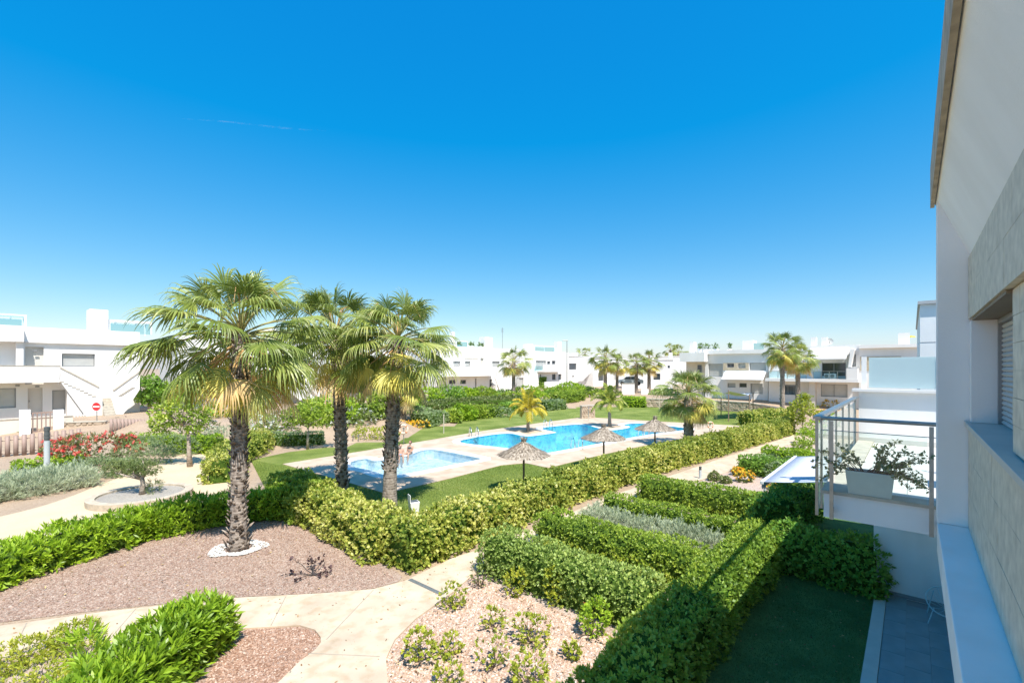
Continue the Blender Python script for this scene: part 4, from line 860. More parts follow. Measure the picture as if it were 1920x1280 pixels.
# ------------------------------------------------------------------ palms
def fan_frond(pitch, seed, scale=1.0, nseg=40, pet=1.28, blade=.98, droop=1.0):
    """one fan-shaped frond: stalk leaving the crown at this pitch, pleated blade with hanging tips. local x = outward"""
    rg = np.random.default_rng(seed); mb = MB(); rn = []
    e = Vector((math.cos(pitch), 0, math.sin(pitch))); t = Vector((0, 1, 0)); p = Vector((0, 0, 0)); pts = [p.copy()]; d = e.copy()
    for i in range(5):
        d = (d + Vector((0, 0, -.10 * droop))).normalized(); p = p + d * pet / 5; pts.append(p.copy())
    mb.tube(pts, [.032, .026, .022, .019, .017, .014], 5, 1); n_tube = len(mb.f); rn += [rg.random()] * n_tube
    e = d; nrm = e.cross(t).normalized() * -1; hub = p; J = 9; spread = math.radians(115)
    da = 2 * spread / nseg; gl = Vector((0, 0, -1)); roll = rg.normal(0, .25); t2 = (t * math.cos(roll) + nrm * math.sin(roll)); n2 = e.cross(t2) * -1
    for i in range(nseg):
        al = -spread + da * (i + .5) + rg.normal(0, .012); L = blade * (1.0 - .22 * abs(al / spread) ** 2) * rg.uniform(.78, 1.12)
        if rg.random() < .05: continue
        dr = e * math.cos(al) + t2 * math.sin(al) + n2 * (.16 * abs(math.sin(al))); dr.normalize(); side = (-e * math.sin(al) + t2 * math.cos(al)).normalized()
        q = hub.copy(); dd = dr.copy(); rows = []; dk = droop * rg.uniform(.45, 1.75); r0 = rg.random()
        for j in range(J + 1):
            l = j / J; w = (l * L * da * .5) if l < .48 else .48 * L * da * .5 * max(0.0, (1 - l) / .52) ** .8
            sd = (side - dd * side.dot(dd)); sd = sd.normalized() if sd.length > 1e-4 else side
            nn = dd.cross(sd); rows.append((q + sd * w, q + nn * (w * .55), q - sd * w))
            if l > .33: dd = (dd + gl * dk * 1.25 * (l - .33)).normalized()
            q = q + dd * L / J
        v = [c for r in rows for c in r]; f = []
        for j in range(J): f += [(3 * j, 3 * j + 1, 3 * j + 4, 3 * j + 3), (3 * j + 1, 3 * j + 2, 3 * j + 5, 3 * j + 4)]
        mb.add(v, f, 0); rn += [.25 + .75 * r0 * (.6 + .4 * (j // 2) / J) for j in range(2 * J)]
    v = np.array(mb.v) * scale; mb.v = [tuple(x) for x in v]
    return mb, rn
def feather_frond(pitch, seed, L=2.0, n=34, ll=.45, droop=1.0, wd=.03):
    rg = np.random.default_rng(seed); mb = MB(); rn = []; p = Vector((0, 0, 0)); d = Vector((math.cos(pitch), 0, math.sin(pitch))); pts = [p.copy()]; ds = [d.copy()]; K = 12
    for i in range(K):
        d = (d + Vector((0, 0, -.13 * droop * (0.4 + i / K)))).normalized(); p = p + d * L / K; pts.append(p.copy()); ds.append(d.copy())
    mb.tube(pts, [.025 - .0018 * i for i in range(K + 1)], 5, 1); rn += [.5] * len(mb.f)
    for i in range(n):
        s = .12 + .88 * (i + .5) / n; k = min(int(s * K), K - 1); fr = s * K - k; q = pts[k].lerp(pts[k + 1], fr); d = ds[k]
        for sg in (-1, 1):
            l = ll * (math.sin(math.pi * (.12 + .82 * s)) ** .6) * rg.uniform(.85, 1.15); nn = d.cross(Vector((0, 1, 0))) * -1
            dr = (d * .75 + Vector((0, sg, 0)) * .85 + nn * rg.uniform(.05, .4)).normalized(); m_ = q + dr * l * .5; tp = q + dr * l - Vector((0, 0, l * .28 * droop)); w = d * wd * .5
            mb.add([q - w * .5, q + w * .5, m_ + w, m_ - w, tp], [(0, 1, 2, 3), (3, 2, 4)]); rn += [rg.random()] * 2
    return mb, rn
def frond_mesh(name, mbrn, mats):
    mb, rn = mbrn; me = mb.mesh(name, mats, fix=False); a = me.attributes.new('rnd', 'FLOAT', 'FACE'); a.data.foreach_set('value', np.asarray(rn, np.float32)); return me
P_green = leafmat('palm_leaf', [(0.0, (0.05, 0.065, 0.010)), (0.4, (0.085, 0.115, 0.02)), (0.7, (0.155, 0.18, 0.042)), (1.0, (0.32, 0.295, 0.12))], .27, .4, .5, obj=.4)
P_old = leafmat('palm_leaf_yellowing', [(0.0, (0.14, 0.14, 0.025)), (0.5, (0.33, 0.29, 0.06)), (1.0, (0.50, 0.40, 0.12))], .3, .5, .4, obj=.4)
P_dry = leafmat('palm_leaf_dry', [(0.0, (0.22, 0.14, 0.06)), (0.5, (0.38, 0.26, 0.12)), (1.0, (0.52, 0.40, 0.22))], .2, .7, .2, obj=.3)
petm = mat('palm_stalk', (0.33, 0.30, 0.10), .5, .3, 3); pety = mat('palm_stalk_orange', (0.42, 0.26, 0.10), .6, .3, 3)
PITCH = [80, 64, 50, 38, 26, 15, 4, -8, -20, -33]
FAN = {}
for i, pd in enumerate(PITCH):
    for sd in range(2):
        FAN[(i, sd)] = frond_mesh('frond', fan_frond(math.radians(pd), 10 * i + sd, droop=.85 + .10 * i), [P_green if i < 8 else P_old, petm if i < 7 else pety])
    if i >= 6: FAN[(i, 'dry')] = frond_mesh('frond', fan_frond(math.radians(pd - 10), 77 + i, droop=1.9, blade=.9), [P_dry, pety])
    if i >= 5: FAN[(i, 'yel')] = frond_mesh('frond', fan_frond(math.radians(pd), 57 + i, droop=1.2, blade=.95), [P_old, pety])
trunkm = None
def trunk_material(name, c0, c1, c2):
    m, nt, b, o = _new(name); n = _tex(nt, 'ShaderNodeTexNoise', 9, 6); w = _tex(nt, 'ShaderNodeTexWave', 3.5); w.bands_direction = 'Z'; w.inputs['Distortion'].default_value = 6; w.inputs['Detail'].default_value = 3
    ad = nt.nodes.new('ShaderNodeMath'); ad.operation = 'MULTIPLY_ADD'; ad.inputs[1].default_value = .14; nt.links.new(w.outputs['Fac'], ad.inputs[0]); nt.links.new(n.outputs['Fac'], ad.inputs[2])
    r = _ramp(nt, ad.outputs[0], [(.36, c0), (.52, c1), (.72, c2)]); nt.links.new(r.outputs[0], b.inputs['Base Color']); b.inputs['Roughness'].default_value = .9
    bp = nt.nodes.new('ShaderNodeBump'); bp.inputs['Strength'].default_value = .8; bp.inputs['Distance'].default_value = .03; nt.links.new(ad.outputs[0], bp.inputs['Height']); nt.links.new(bp.outputs[0], b.inputs['Normal']); return m
bark = trunk_material('palm_bark', (.11, .085, .068), (.25, .20, .16), (.38, .32, .265))
barks = trunk_material('palm_bark_smooth', (.20, .15, .12), (.32, .25, .20), (.42, .35, .29))
boot = leafmat('palm_boots', [(0, (.035, .027, .02)), (.5, (.10, .08, .062)), (1, (.21, .175, .145))], .05, .9, .1)
def palm_trunk(root, h, r0, r1, lean, seed, boots, smooth_to=0.0, skirt=0.0):
    rg = np.random.default_rng(seed); mb = MB(); K = 26; pts = []; R = []
    def axis(z): t = z / h; return Vector((lean[0] * t ** 1.5, lean[1] * t ** 1.5, z))
    for i in range(K + 1):
        z = h * i / K; t = i / K; pts.append(axis(z)); R.append((r0 * (1 + .35 * math.exp(-z / .35)) * (1 - t) + r1 * t) * (1 + rg.normal(0, .03)))
    pts[0] = Vector((0, 0, -.15)); mb.tube(pts, R, 18); o = mb.build('trunk', barks if smooth_to > .3 * h else bark, root, smooth=True)
    if boots:
        P = []; D = []; S = []; L = []; Wd = []
        for i in range(boots):
            z = smooth_to + (h - smooth_to) * (i + .5) / boots; ang = i * 2.399 + rg.normal(0, .4); k = min(int(z / h * K), K); r = R[k] * .98; c = axis(z); out = np.array([math.cos(ang), math.sin(ang), 0]); tan = np.array([-math.sin(ang), math.cos(ang), 0])
            P.append(np.array(c) + out * r); D.append(out * rg.uniform(.25, .75) + np.array([0, 0, rg.uniform(.5, 1.0)]) + tan * rg.normal(0, .25)); S.append(tan); L.append(rg.uniform(.07, .2) * (1.4 if z < .6 else 1)); Wd.append(rg.uniform(.04, .14))
        me = leafmesh('leaf_bases', np.array(P), unit(np.array(D)), np.array(S), np.array(L), np.array(Wd), rg.random(boots), boot)
        lb = link('leaf_bases', me, root); lb['kind'] = 'stuff'; so = lb.modifiers.new('thickness', 'SOLIDIFY'); so.thickness = .022
    return axis(h)
def fan_palm(label, base, h, r0, r1, lean, seed, n=44, scale=1.0, boots=260, smooth_to=0.0, group=None, low=9, dry=5, yel=4, name='fan_palm', top=0):
    rg = random.Random(seed); root = thing(name, label, 'palm tree', base, rg.uniform(0, 6.28), group); inv = Matrix.Rotation(-root.rotation_euler.z, 3, 'Z'); ln = inv @ Vector((lean[0], lean[1], 0))
    tp = palm_trunk(root, h, r0, r1, (ln.x, ln.y), seed, boots, smooth_to)
    for i in range(n):
        k = int(top + (low + 1 - top) * (i / n) ** .95); k = min(k, low); o = link('frond', FAN[(k, rg.randrange(2))], root, tp + Vector((0, 0, .15 - .055 * k))); o.rotation_euler = (rg.gauss(0, .26), rg.gauss(0, .2), i * 2.399 + rg.uniform(-.35, .35)); s = scale * rg.uniform(.88, 1.12) * (.66, .74, .84, .94, 1, 1.04, 1, .9, .85, .8)[k]; o.scale = (s, s, s)
    for kind, c in (('yel', yel), ('dry', dry)):
        for i in range(c):
            k = rg.choice([6, 7, 8] if kind == 'dry' else [5, 6, 7]); o = link('frond', FAN[(k, kind)], root, tp + Vector((0, 0, -.35 - .03 * k))); o.rotation_euler = (0, 0, rg.uniform(0, 6.28)); s = scale * rg.uniform(.7, 1.0); o.scale = (s, s, s)
    # spear leaves and flower stalks in the heart of the crown
    mb = MB()
    for i in range(4):
        a = rg.uniform(0, 6.28); mb.tube([tp, tp + Vector((math.cos(a) * .2, math.sin(a) * .2, .8)) * scale, tp + Vector((math.cos(a) * .7, math.sin(a) * .7, 1.05)) * scale, tp + Vector((math.cos(a) * 1.05, math.sin(a) * 1.05, .6)) * scale], [.03, .02, .012, .006], 5)
    mb.build('flower_stalk', pety, root)
    return root
def up_to(u, v, Y): return H - (v - HOR) / F * Y
b1 = G(447, 1028); b2 = G(642, 932); b3 = G(730, 957)
fan_palm('big left fan palm with shaggy trunk rising from a white gravel ring', b1, up_to(430, 626, b1.y), .20, .20, (-.12, .3), 3, 60, 1.25, 420, 0, low=8, dry=6, yel=2, top=.3)
fan_palm('middle fan palm of the three big ones, behind the hedge by the small pool', b2, up_to(620, 628, b2.y), .22, .21, (-.35, .2), 8, 56, 1.3, 380, 0, low=8, dry=4, yel=2, top=.2)
fan_palm('right fan palm of the three big ones, trunk smooth at the foot and shaggy above', b3, up_to(745, 636, b3.y), .24, .20, (.28, .1), 15, 58, 1.14, 330, 1.35, low=8, dry=4, yel=2, top=.2)
p = GT(752, 800); fan_palm('short fan palm with pale trunk by the orange flowers behind the pools', p, up_to(752, 715, p.y) - p.z, .42, .36, (0, 0), 21, 30, 1.2, 160)
def far_palm(label, u, vb, vc, r, scale, seed, n=34, boots=90, lean=(0, 0), base=None, group=None, dry=4, yel=3, low=9, smooth_to=0.0):
    p = base or GT(u, vb); return fan_palm(label, p, up_to(u, vc, p.y) - p.z, r, r * .85, lean, seed, n, scale, boots, smooth_to, group, low, dry, yel)
far_palm('slim fan palm standing in front of the central white houses', 963, 745, 676, .27, 1.35, 31, 32, base=GT(963, 752))
far_palm('tallest of the palms between the central and right houses', 1135, 735, 672, .29, 1.35, 35, 32, base=GT(1135, 752))
far_palm('thin fan palm just behind and right of the tallest middle palm', 1157, 735, 680, .24, 1.15, 39, 24, base=GT(1157, 745))
far_palm('fan palm standing left in the pair behind the clipped green hedge', 1193, 735, 680, .29, 1.2, 41, 30, base=GT(1193, 748))
far_palm('fan palm standing right in the pair behind the clipped green hedge', 1217, 735, 676, .29, 1.25, 45, 30, base=GT(1217, 748))
far_palm('bushy palm with yellow and brown hanging skirt at the right end of the main pool', 1291, 850, 738, .30, 1.05, 48, 44, 120, base=G(1291, 838), dry=7, yel=9, low=7)
far_palm('tall smooth-trunked palm in front of the right-hand houses', 1468, 780, 652, .22, 1.08, 51, 46, 60, base=G(1467, 786), dry=9, yel=4)
far_palm('second tall palm just behind right of the smooth-trunked one', 1496, 775, 668, .25, 1.1, 55, 42, 60, base=G(1496, 777), dry=9, yel=4)
for i, (u, vb, vc, Y, lb) in enumerate(((1257, 690, 655, 150, 'tiny far palm poking above the roofs beside the bushy palm'), (1272, 690, 662, 140, 'lower tiny far palm right beside the roof edge'), (1097, 690, 664, 140, 'tiny far palm behind the small white house'))):
    q = at(u, 720, Y); q.z = 1.0; fan_palm(lb, q, up_to(u, vc, Y) - 1, .4, .35, (0, 0), 60 + i, 20, 1.7, 0, dry=0, yel=0, name='fan_palm')
# white gravel ring round the big left palm
rg = np.random.default_rng(2); mb = MB(); n_ = 1700
ang = rg.uniform(0, 6.28, n_); rad = .34 + (.30 + .09 * np.sin(2 * ang + 1) + .05 * np.sin(5 * ang)) * rg.random(n_) ** .8; ring = thing('gravel_ring', 'ring of white gravel round the foot of the big left palm', 'gravel', b1); ring['kind'] = 'stuff'
for a, r in zip(ang, rad):
    s = rg.uniform(.012, .026); c = Vector((r * math.cos(a), r * math.sin(a), s * .5 + .02 * rg.random())); mb.add([c + Vector((s, 0, 0)), c + Vector((0, s, 0)), c - Vector((s, 0, 0)), c - Vector((0, s, 0)), c + Vector((0, 0, s * .8)), c - Vector((0, 0, s * .8))], [(0, 1, 4), (1, 2, 4), (2, 3, 4), (3, 0, 4), (1, 0, 5), (2, 1, 5), (3, 2, 5), (0, 3, 5)])
mb.build('pebbles', mat('white_marble_chips', (.62, .60, .56), .8, .08, 30), ring)['kind'] = 'stuff'
# feather palms by the pool
P_yel = leafmat('feather_leaf_yellow', [(0, (.12, .11, .012)), (.5, (.24, .205, .02)), (1, (.34, .28, .035))], .35, .5, .3)
P_fg = leafmat('feather_leaf_green', [(0, (.06, .08, .012)), (.5, (.13, .155, .022)), (1, (.24, .235, .05))], .35, .5, .3)
def feather_palm(label, base, h, r, seed, m, n, L, scale=1.0):
    rg = random.Random(seed); root = thing('feather_palm', label, 'palm tree', base); palm_trunk(root, h, r, r * .7, (0, 0), seed, 0, 99)
    var = [frond_mesh('frond', feather_frond(math.radians(p_), seed * 7 + i, L, 38, .5, 1.5, .07), [m, petm]) for i, p_ in enumerate((85, 70, 55, 40, 24))]
    for i in range(n):
        o = link('frond', var[min(4, int(5 * (i / n) ** .8))], root, (0, 0, h - .05)); o.rotation_euler = (0, 0, i * 2.399 + rg.uniform(-.2, .2)); s = scale * rg.uniform(.85, 1.1); o.scale = (s, s, s)
p = G(990, 808); feather_palm('small feather palm with bright yellow fronds on the pool deck', p, 1.65, .13, 5, P_yel, 18, 1.75)
p = G(1143, 800); feather_palm('small yellow-green feather palm on the deck corner behind the main pool', p, 2.0, .15, 9, P_fg, 18, 1.75)
# ------------------------------------------------------------------ hedges
hedge('variegated_hedge', 'long cream and green variegated hedge along the garden path beside the lawn', SQ([(6.9, 9.85), (10, 9.85), (16, 9.9), (21, 9.6), (30, 8.6), (41, 7.3)]), 1.25, 1.12, L_var, 150, 6, .085, .055, 1.15, .13, .42, 11, depth=.16, lump_sc=1.1)
hedge('variegated_hedge', 'short variegated hedge turning away behind the brown gravel bed', SQ([(7.25, 10.4), (7.3, 13), (7.5, 15.2)]), 1.35, 1.12, L_var, 160, 6, .085, .055, 1.15, .13, .42, 12, depth=.16)
hedge('dark_hedge', 'dark green shaded hedge corner behind the big left palm', SQ([(7.3, 14.8), (7.6, 16.6), (8.0, 18.2)]), 1.5, 1.05, L_box, 170, 6, .085, .05, 1.1, .14, .42, 13, depth=.16)
hedge('variegated_hedge', 'variegated hedge curving between the sandy path and the lawn', [tuple(G(u, v)[:2]) for u, v in ((418, 905), (425, 880), (440, 865), (478, 850), (486, 838))], 1.5, 1.1, L_var, 70, 6, .10, .06, 1.1, .2, .5, 14, depth=.2)
hedge('leafy_hedge', 'bright green long-leaved hedge curving behind the brown gravel bed', [(-12.9, 7.5), (-12.35, 10.0), (-11.75, 11.9), (-11.0, 13.7), (-9.7, 15.1), (-8.0, 15.85), (-6.9, 16.0)], 1.25, .82, L_bright, 120, 8, .15, .036, .95, .10, .45, 15, lift=.6, depth=.14)
hedge('leafy_hedge', 'bright green long-leaved hedge at the bottom left beside the red gravel', [(-5.65, 3.6), (-5.65, 5.5), (-5.62, 7.0), (-5.55, 8.5)], 1.0, .85, L_bright, 160, 8, .15, .034, .95, .10, .45, 16, lift=.6, depth=.12)
hedge('clipped_hedge', 'nearest clipped green hedge row beside the pebble bed', SQ([(8.55, 8.0), (8.5, 6), (8.55, 3.7)]), 1.05, .95, L_blue, 240, 6, .06, .032, 1.1, .06, .35, 21)
hedge('clipped_hedge', 'second clipped green hedge row from the front', SQ([(10.85, 8.1), (10.85, 6), (10.9, 3.6)]), 1.1, .88, L_box, 240, 6, .06, .032, 1.1, .06, .35, 22)
hedge('silver_planting', 'strip of silvery grey foliage between two clipped hedges', SQ([(13.0, 8.0), (13.0, 3.9)]), 1.05, .42, L_silver, 300, 8, .11, .016, .7, .10, .6, 23, lift=.9, cat='plants', core=True, depth=.1, ragged=.2, corem=mat('grey_twigs', (.20, .21, .14), .95, spec=0.0))
hedge('clipped_hedge', 'narrow clipped hedge row just behind the silvery strip', SQ([(14.2, 8.0), (14.2, 3.7)]), .8, .7, L_box, 200, 6, .065, .035, 1.1, .06, .35, 24)
hedge('clipped_hedge', 'clipped hedge row with a few orange flowers in front, behind the narrow row', SQ([(16.75, 7.8), (16.8, 6), (16.8, 3.6)]), 1.1, .9, L_box, 200, 6, .07, .036, 1.1, .07, .35, 25)
hedge('clipped_hedge', 'small dark box hedge left of the awning', SQ([(24.2, 6.3), (24.2, 4.2)]), 1.2, .8, L_dark, 110, 6, .08, .04, 1.1, .06, .3, 26)
hedge('clipped_hedge', 'bright low hedge at the far end of the beds beside the terrace railing', SQ([(28.4, 6.2), (28.4, 3.0)]), 1.3, .7, L_bright, 100, 6, .09, .045, 1.1, .08, .4, 27)
hedge('garden_hedge', 'long clipped hedge between the pebble bed and the shaded lawn', SQ([(1.6, 2.98), (6, 3.02), (10, 3.0), (13.6, 2.9)]), 1.0, 1.03, L_box, 260, 6, .065, .034, 1.1, .09, .4, 28)
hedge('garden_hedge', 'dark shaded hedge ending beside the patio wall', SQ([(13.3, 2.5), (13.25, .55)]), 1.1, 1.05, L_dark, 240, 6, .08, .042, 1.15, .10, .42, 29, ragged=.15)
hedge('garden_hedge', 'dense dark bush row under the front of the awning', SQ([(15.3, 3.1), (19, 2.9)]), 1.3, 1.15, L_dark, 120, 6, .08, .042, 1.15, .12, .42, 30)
hedge('low_planting', 'sparse yellow-green low shrubs between the two front hedge rows', SQ([(9.75, 7.6), (9.75, 4.0)]), .9, .5, L_yel, 60, 6, .06, .03, 1.1, .12, .6, 31, cat='plants', core=False, ragged=.12)
hedge('low_planting', 'loose grey-green plants before the bright far hedge', SQ([(26.4, 6.2), (26.4, 3.4)]), 1.3, .5, L_sage, 60, 6, .08, .03, 1.0, .12, .6, 32, cat='plants', ragged=.15)
# ------------------------------------------------------------------ beds in front of the camera
def small(label, u, v, r, h, m, seed, n=60, L=.062, Wd=.034, name='small_shrub', flowers=None, stems=8, k=6, cat='shrub'):
    r *= 1.3; h *= 1.25; rr = random.Random(seed); cs = [((rr.uniform(-.35, .35) * r, rr.uniform(-.35, .35) * r, h * rr.uniform(.4, .62)), (r * .6, r * .6, h * .42)) for _ in range(4)]
    return shrub(name, label, G(u, v), cs, m, int(n * 3.8), k, L, Wd, 1.0, seed, None, cat, .7, (twig, stems, .008), flowers, amp=.05, inner=.6)
small('yellow-green shrub at the left tip of the pebble bed near the path', 850, 1140, .26, .42, L_yel, 201, 55)
small('bare reddish shrub in the pebble bed against the nearest hedge', 900, 1098, .28, .45, L_olive, 202, 22, flowers=None, stems=16)
small('round yellow-green shrub in the middle of the pebble bed', 995, 1205, .30, .42, L_yel, 203, 70)
small('little yellow-green shrub left of the round one in the pebble bed', 930, 1175, .22, .28, L_yel, 204, 40)
small('green shrub at the left edge of the pebble bed', 782, 1240, .28, .50, L_yel, 205, 75)
small('thin twiggy shrub low in the pebble bed', 925, 1250, .26, .40, L_yel, 206, 24, stems=12)
small('broad green shrub at the bottom of the pebble bed', 1000, 1290, .34, .45, L_yel, 207, 85)
small('tiny yellow-green shrub right in the pebble bed', 1070, 1235, .16, .26, L_yel, 208, 28)
small('small shrub at the bottom left of the pebble bed', 848, 1225, .20, .24, L_yel, 209, 36)
small('shrub at the lower edge of the pebble bed', 845, 1295, .28, .34, L_yel, 210, 60)
small('bright green shrub with one red flower by the nearest hedge', 1110, 1190, .34, .55, L_bright, 211, 110, flowers=(F_red, 1, .05))
small('yellow-green upright shrub leaning on the nearest hedge', 1045, 1135, .24, .62, L_yel, 212, 70)
small('leggy green shrub in front of the nearest hedge', 968, 1115, .26, .55, L_yel, 213, 60)
small('pale green shrub between the red-flowered shrub and the long hedge', 1185, 1215, .34, .32, L_yel, 214, 70)
small('yellow-green plant at the far left bottom corner', 40, 1250, .42, .32, L_yel, 215, 90, .06, .02, name='spurge_plant')
small('yellow-green plant on the path side at bottom left', 130, 1222, .40, .36, L_yel, 216, 90, .06, .02, name='spurge_plant')
small('low yellow-green plant cut by the bottom frame edge', 70, 1290, .40, .28, L_yel, 217, 80, .06, .02, name='spurge_plant')
small('dark green long-leaved plant beside the bottom left hedge', 172, 1250, .22, .45, L_bright, 218, 16, .22, .035, name='leafy_plant')
# dark withered shrub lying in the brown gravel
ds = thing('withered_shrub', 'dark withered shrub with round brown leaves sprawling on the brown gravel', 'shrub', G(588, 1078)); rg = np.random.default_rng(6); mb = MB(); P = []; dm = leafmat('withered_leaves', [(0, (.02, .012, .012)), (1, (.055, .03, .03))], .1, .7)
for az, ln, up in ((2.6, .62, .5), (3.0, .7, .25), (3.4, .66, .12), (1.2, .5, .7), (.7, .38, .5), (.1, .4, .25), (-.4, .3, .15), (1.9, .45, .6), (3.9, .5, .1), (2.3, .55, .65)):
    d = Vector((math.cos(az), math.sin(az), up)).normalized(); p = Vector((0, 0, .02)); pts = [p.copy()]
    for s in range(7):
        d = (d + Vector(rg.normal(0, .18, 3))).normalized(); d.z = max(d.z, .0); p = p + d * ln / 7; pts.append(p.copy())
        if s > 2:
            for _ in range(1 + (s > 4)): P.append(np.array(p) + rg.normal(0, .035, 3))
    mb.tube(pts, [.013 - .0013 * i for i in range(8)], 5)
mb.build('stems', mat('withered_stem', (.05, .04, .038), .8), ds); P = np.array(P); P[:, 2] = np.maximum(P[:, 2], .03)
B, D_, S_, l_, w_ = sprigs(P, np.tile([[0, 0, 1.0]], (len(P), 1)), 2, .075, .065, 1.2, rg, jit=.9); link('foliage', leafmesh('foliage', B, D_, S_, l_, w_, rg.random(len(B)), dm), ds)
# ------------------------------------------------------------------ left garden
hedge('silver_planting', 'big mass of feathery silver-grey plants left of the sandy path', [tuple(G(u, v)[:2]) for u, v in ((-150, 960), (0, 930), (90, 915), (165, 903))], 2.6, .62, L_silver, 130, 8, .17, .02, .75, .15, .6, 41, lift=.8, cat='plants', ragged=.3, depth=.2, corem=MATS['grey_twigs'])
hedge('low_hedge', 'bright green low hedge behind the silver plants by the lamp bollard', [tuple(G(u, v)[:2]) for u, v in ((20, 888), (80, 882), (160, 872))], 1.2, .55, L_bright, 70, 6, .10, .045, 1.1, .1, .5, 42)
shrub('oleander', 'red-flowering oleander bush in front of the left fence', G(150, 872), [((-1.1, .2, .6), (.9, .8, .75)), ((0, 0, .75), (1.0, .8, .85)), ((1.0, .3, .8), (.95, .8, .8)), ((1.7, .8, .7), (.7, .7, .7))], L_olive, 520, 7, .15, .035, .9, 43, lift=.7, flowers=(F_red, 170, .13), stems=(twig, 14, .02))
shrub('silver_shrub', 'rounded grey-green shrub right of the red oleander', G(262, 868), [((-.7, 0, .45), (.8, .7, .55)), ((.3, .2, .5), (.8, .7, .6)), ((1.1, 0, .42), (.7, .6, .5))], L_sage, 420, 8, .12, .02, .8, 44, lift=.6)
shrub('silver_shrub', 'grey-green shrub mass behind the pruned olive tree', G(300, 852), [((-.8, 0, .5), (.9, .7, .6)), ((.4, .2, .55), (1.0, .7, .65)), ((1.5, 0, .45), (.8, .6, .55))], L_sage, 420, 8, .12, .02, .8, 45, lift=.6)
shrub('silver_shrub', 'grey-green shrub at the edge of the sandy path left of the pruned olive', G(205, 893), [((-.5, 0, .4), (.7, .6, .5)), ((.4, .1, .35), (.7, .6, .45))], L_sage, 300, 8, .12, .02, .8, 46, lift=.6)
hedge('clipped_hedge', 'bright green box hedge behind the little leaning tree', [tuple(G(u, v)[:2]) for u, v in ((330, 846), (412, 848))], 1.2, .95, L_bright, 75, 6, .10, .05, 1.1, .1, .42, 47)
hedge('clipped_hedge', 'green hedge strip before the wooden paling fence', [tuple(G(u, v)[:2]) for u, v in ((235, 835), (330, 832))], 1.0, .7, L_bright, 55, 6, .11, .05, 1.1, .1, .42, 48)
shrub('flowering_shrub', 'loose shrub with orange-pink flowers right of the leaning tree', G(375, 826), [((-.6, 0, .6), (.8, .6, .7)), ((.6, 0, .7), (.9, .6, .7))], L_olive, 200, 6, .14, .05, 1, 49, flowers=(F_pink, 50, .12))
shrub('silver_shrub', 'pale silver shrub left of the big palm trunk', G(412, 838), [((0, 0, .6), (1.1, .8, .75)), ((.9, .2, .5), (.7, .6, .6))], L_silver, 260, 8, .14, .02, .8, 50, lift=.7)
shrub('golden_shrub', 'yellow-orange leaved shrub by the path left of the big palm trunk', GT(405, 805), [((0, 0, 1.1), (1.0, .8, 1.1))], L_yel, 220, 6, .16, .07, 1, 51, flowers=(F_orange, 30, .12))
def tree(name, label, base, pts, r, cs, m, n, seed, L=.12, Wd=.05, k=6, branches=8, barkm=None, flowers=None, inner=.7, droop=0.0, lift=.2):
    rg = np.random.default_rng(seed); root = thing(name, label, 'tree', base); mb = MB(); q = [Vector(p) for p in pts]; mb.tube(q, [r * (1.3 if i == 0 else 1 - .12 * i) for i in range(len(q))], 10); mb.build('trunk', barkm or bark, root, smooth=True)
    bb = MB(); tip = q[-1]; 
    for i in range(branches):
        c, rr = cs[i % len(cs)]; e = Vector(c) + Vector(rg.normal(0, .35, 3) * np.array(rr)); m_ = tip.lerp(e, .5) + Vector(rg.normal(0, .08, 3)); bb.tube([tip - Vector((0, 0, .1)), m_, e], [r * .55, r * .35, r * .12], 6)
    bb.build('branches', barkm or bark, root, smooth=True)
    P, N = lobes(cs, int(n * 2.4), rg, inner); P = P + N * (.12 * lump(P, 2, seed))[:, None]; B, D_, S_, l_, w_ = sprigs(P, N, k, L, Wd, 1.15, rg, lift, .6)
    link('crown', leafmesh('crown', B, D_, S_, l_, w_, rnds(len(P), k, rg, B, .3, seed), m, droop), root)
    if flowers:
        fm, fn, fs = flowers; sel = rg.choice(len(P), fn, replace=False); B, D_, S_, l_, w_ = sprigs(P[sel] + N[sel] * .06, N[sel], 7, fs, fs * .7, 1.3, rg, .3); link('blossom', leafmesh('blossom', B, D_, S_, l_, w_, rg.random(len(B)), fm), root)
    return root
palebark = trunk_material('pale_bark', (.22, .17, .13), (.36, .29, .23), (.48, .41, .34))
b = G(356, 874); tree('leaning_tree', 'small leaning tree with pale trunk on the sandy path behind the big palm', b, [(0, 0, -.05), (-.05, 0, .9), (-.1, .05, 1.6), (-.35, .1, 2.15)], .11, [((-.9, 0, 2.7), (1.0, .8, .75)), ((.1, .2, 2.6), (.8, .7, .6)), ((-1.6, .2, 2.2), (.7, .6, .6)), ((-.4, .1, 3.2), (.8, .7, .5)), ((.4, 0, 2.15), (.5, .5, .45))], L_box, 260, 61, .17, .075, 6, 10, palebark)
b = G(266, 934); tree('pruned_olive', 'little pruned olive tree with two leafy pads in the round stone planter', b + Vector((0, 0, .28)), [(0, 0, -.2), (.04, 0, .3), (0, 0, .55)], .09, [((.05, 0, .88), (.52, .48, .30)), ((-.8, .1, .92), (.62, .5, .30)), ((-.4, .1, .78), (.4, .35, .22))], L_olive, 520, 62, .07, .022, 7, 10, palebark, lift=.5)
mb = MB(); mb.tube([(-.1, .05, 0), (-.14, .05, .4), (-.3, .05, .8)], [.07, .05, .03], 8)
rp = thing('round_planter', 'low round stone planter with pale gravel round the pruned olive', 'planter', b)
mb = MB(); mb.lathe([(1.62, -.05), (1.64, .22), (1.36, .22), (1.36, .15)], 48); mb.build('rim', mat('sandstone_rim', (.50, .42, .32), .85, .18, 6, .4, 20), rp)
mb = MB(); mb.lathe([(.001, .16), (1.37, .155)], 40); mb.build('gravel', gravelmat('white_planter_gravel', [(0, (.20, .18, .15)), (1, (.44, .40, .34))], 40), rp)
small('tuft of dry grass in the round planter', 290, 930, .3, .6, L_olive, 219, 40, .14, .02)
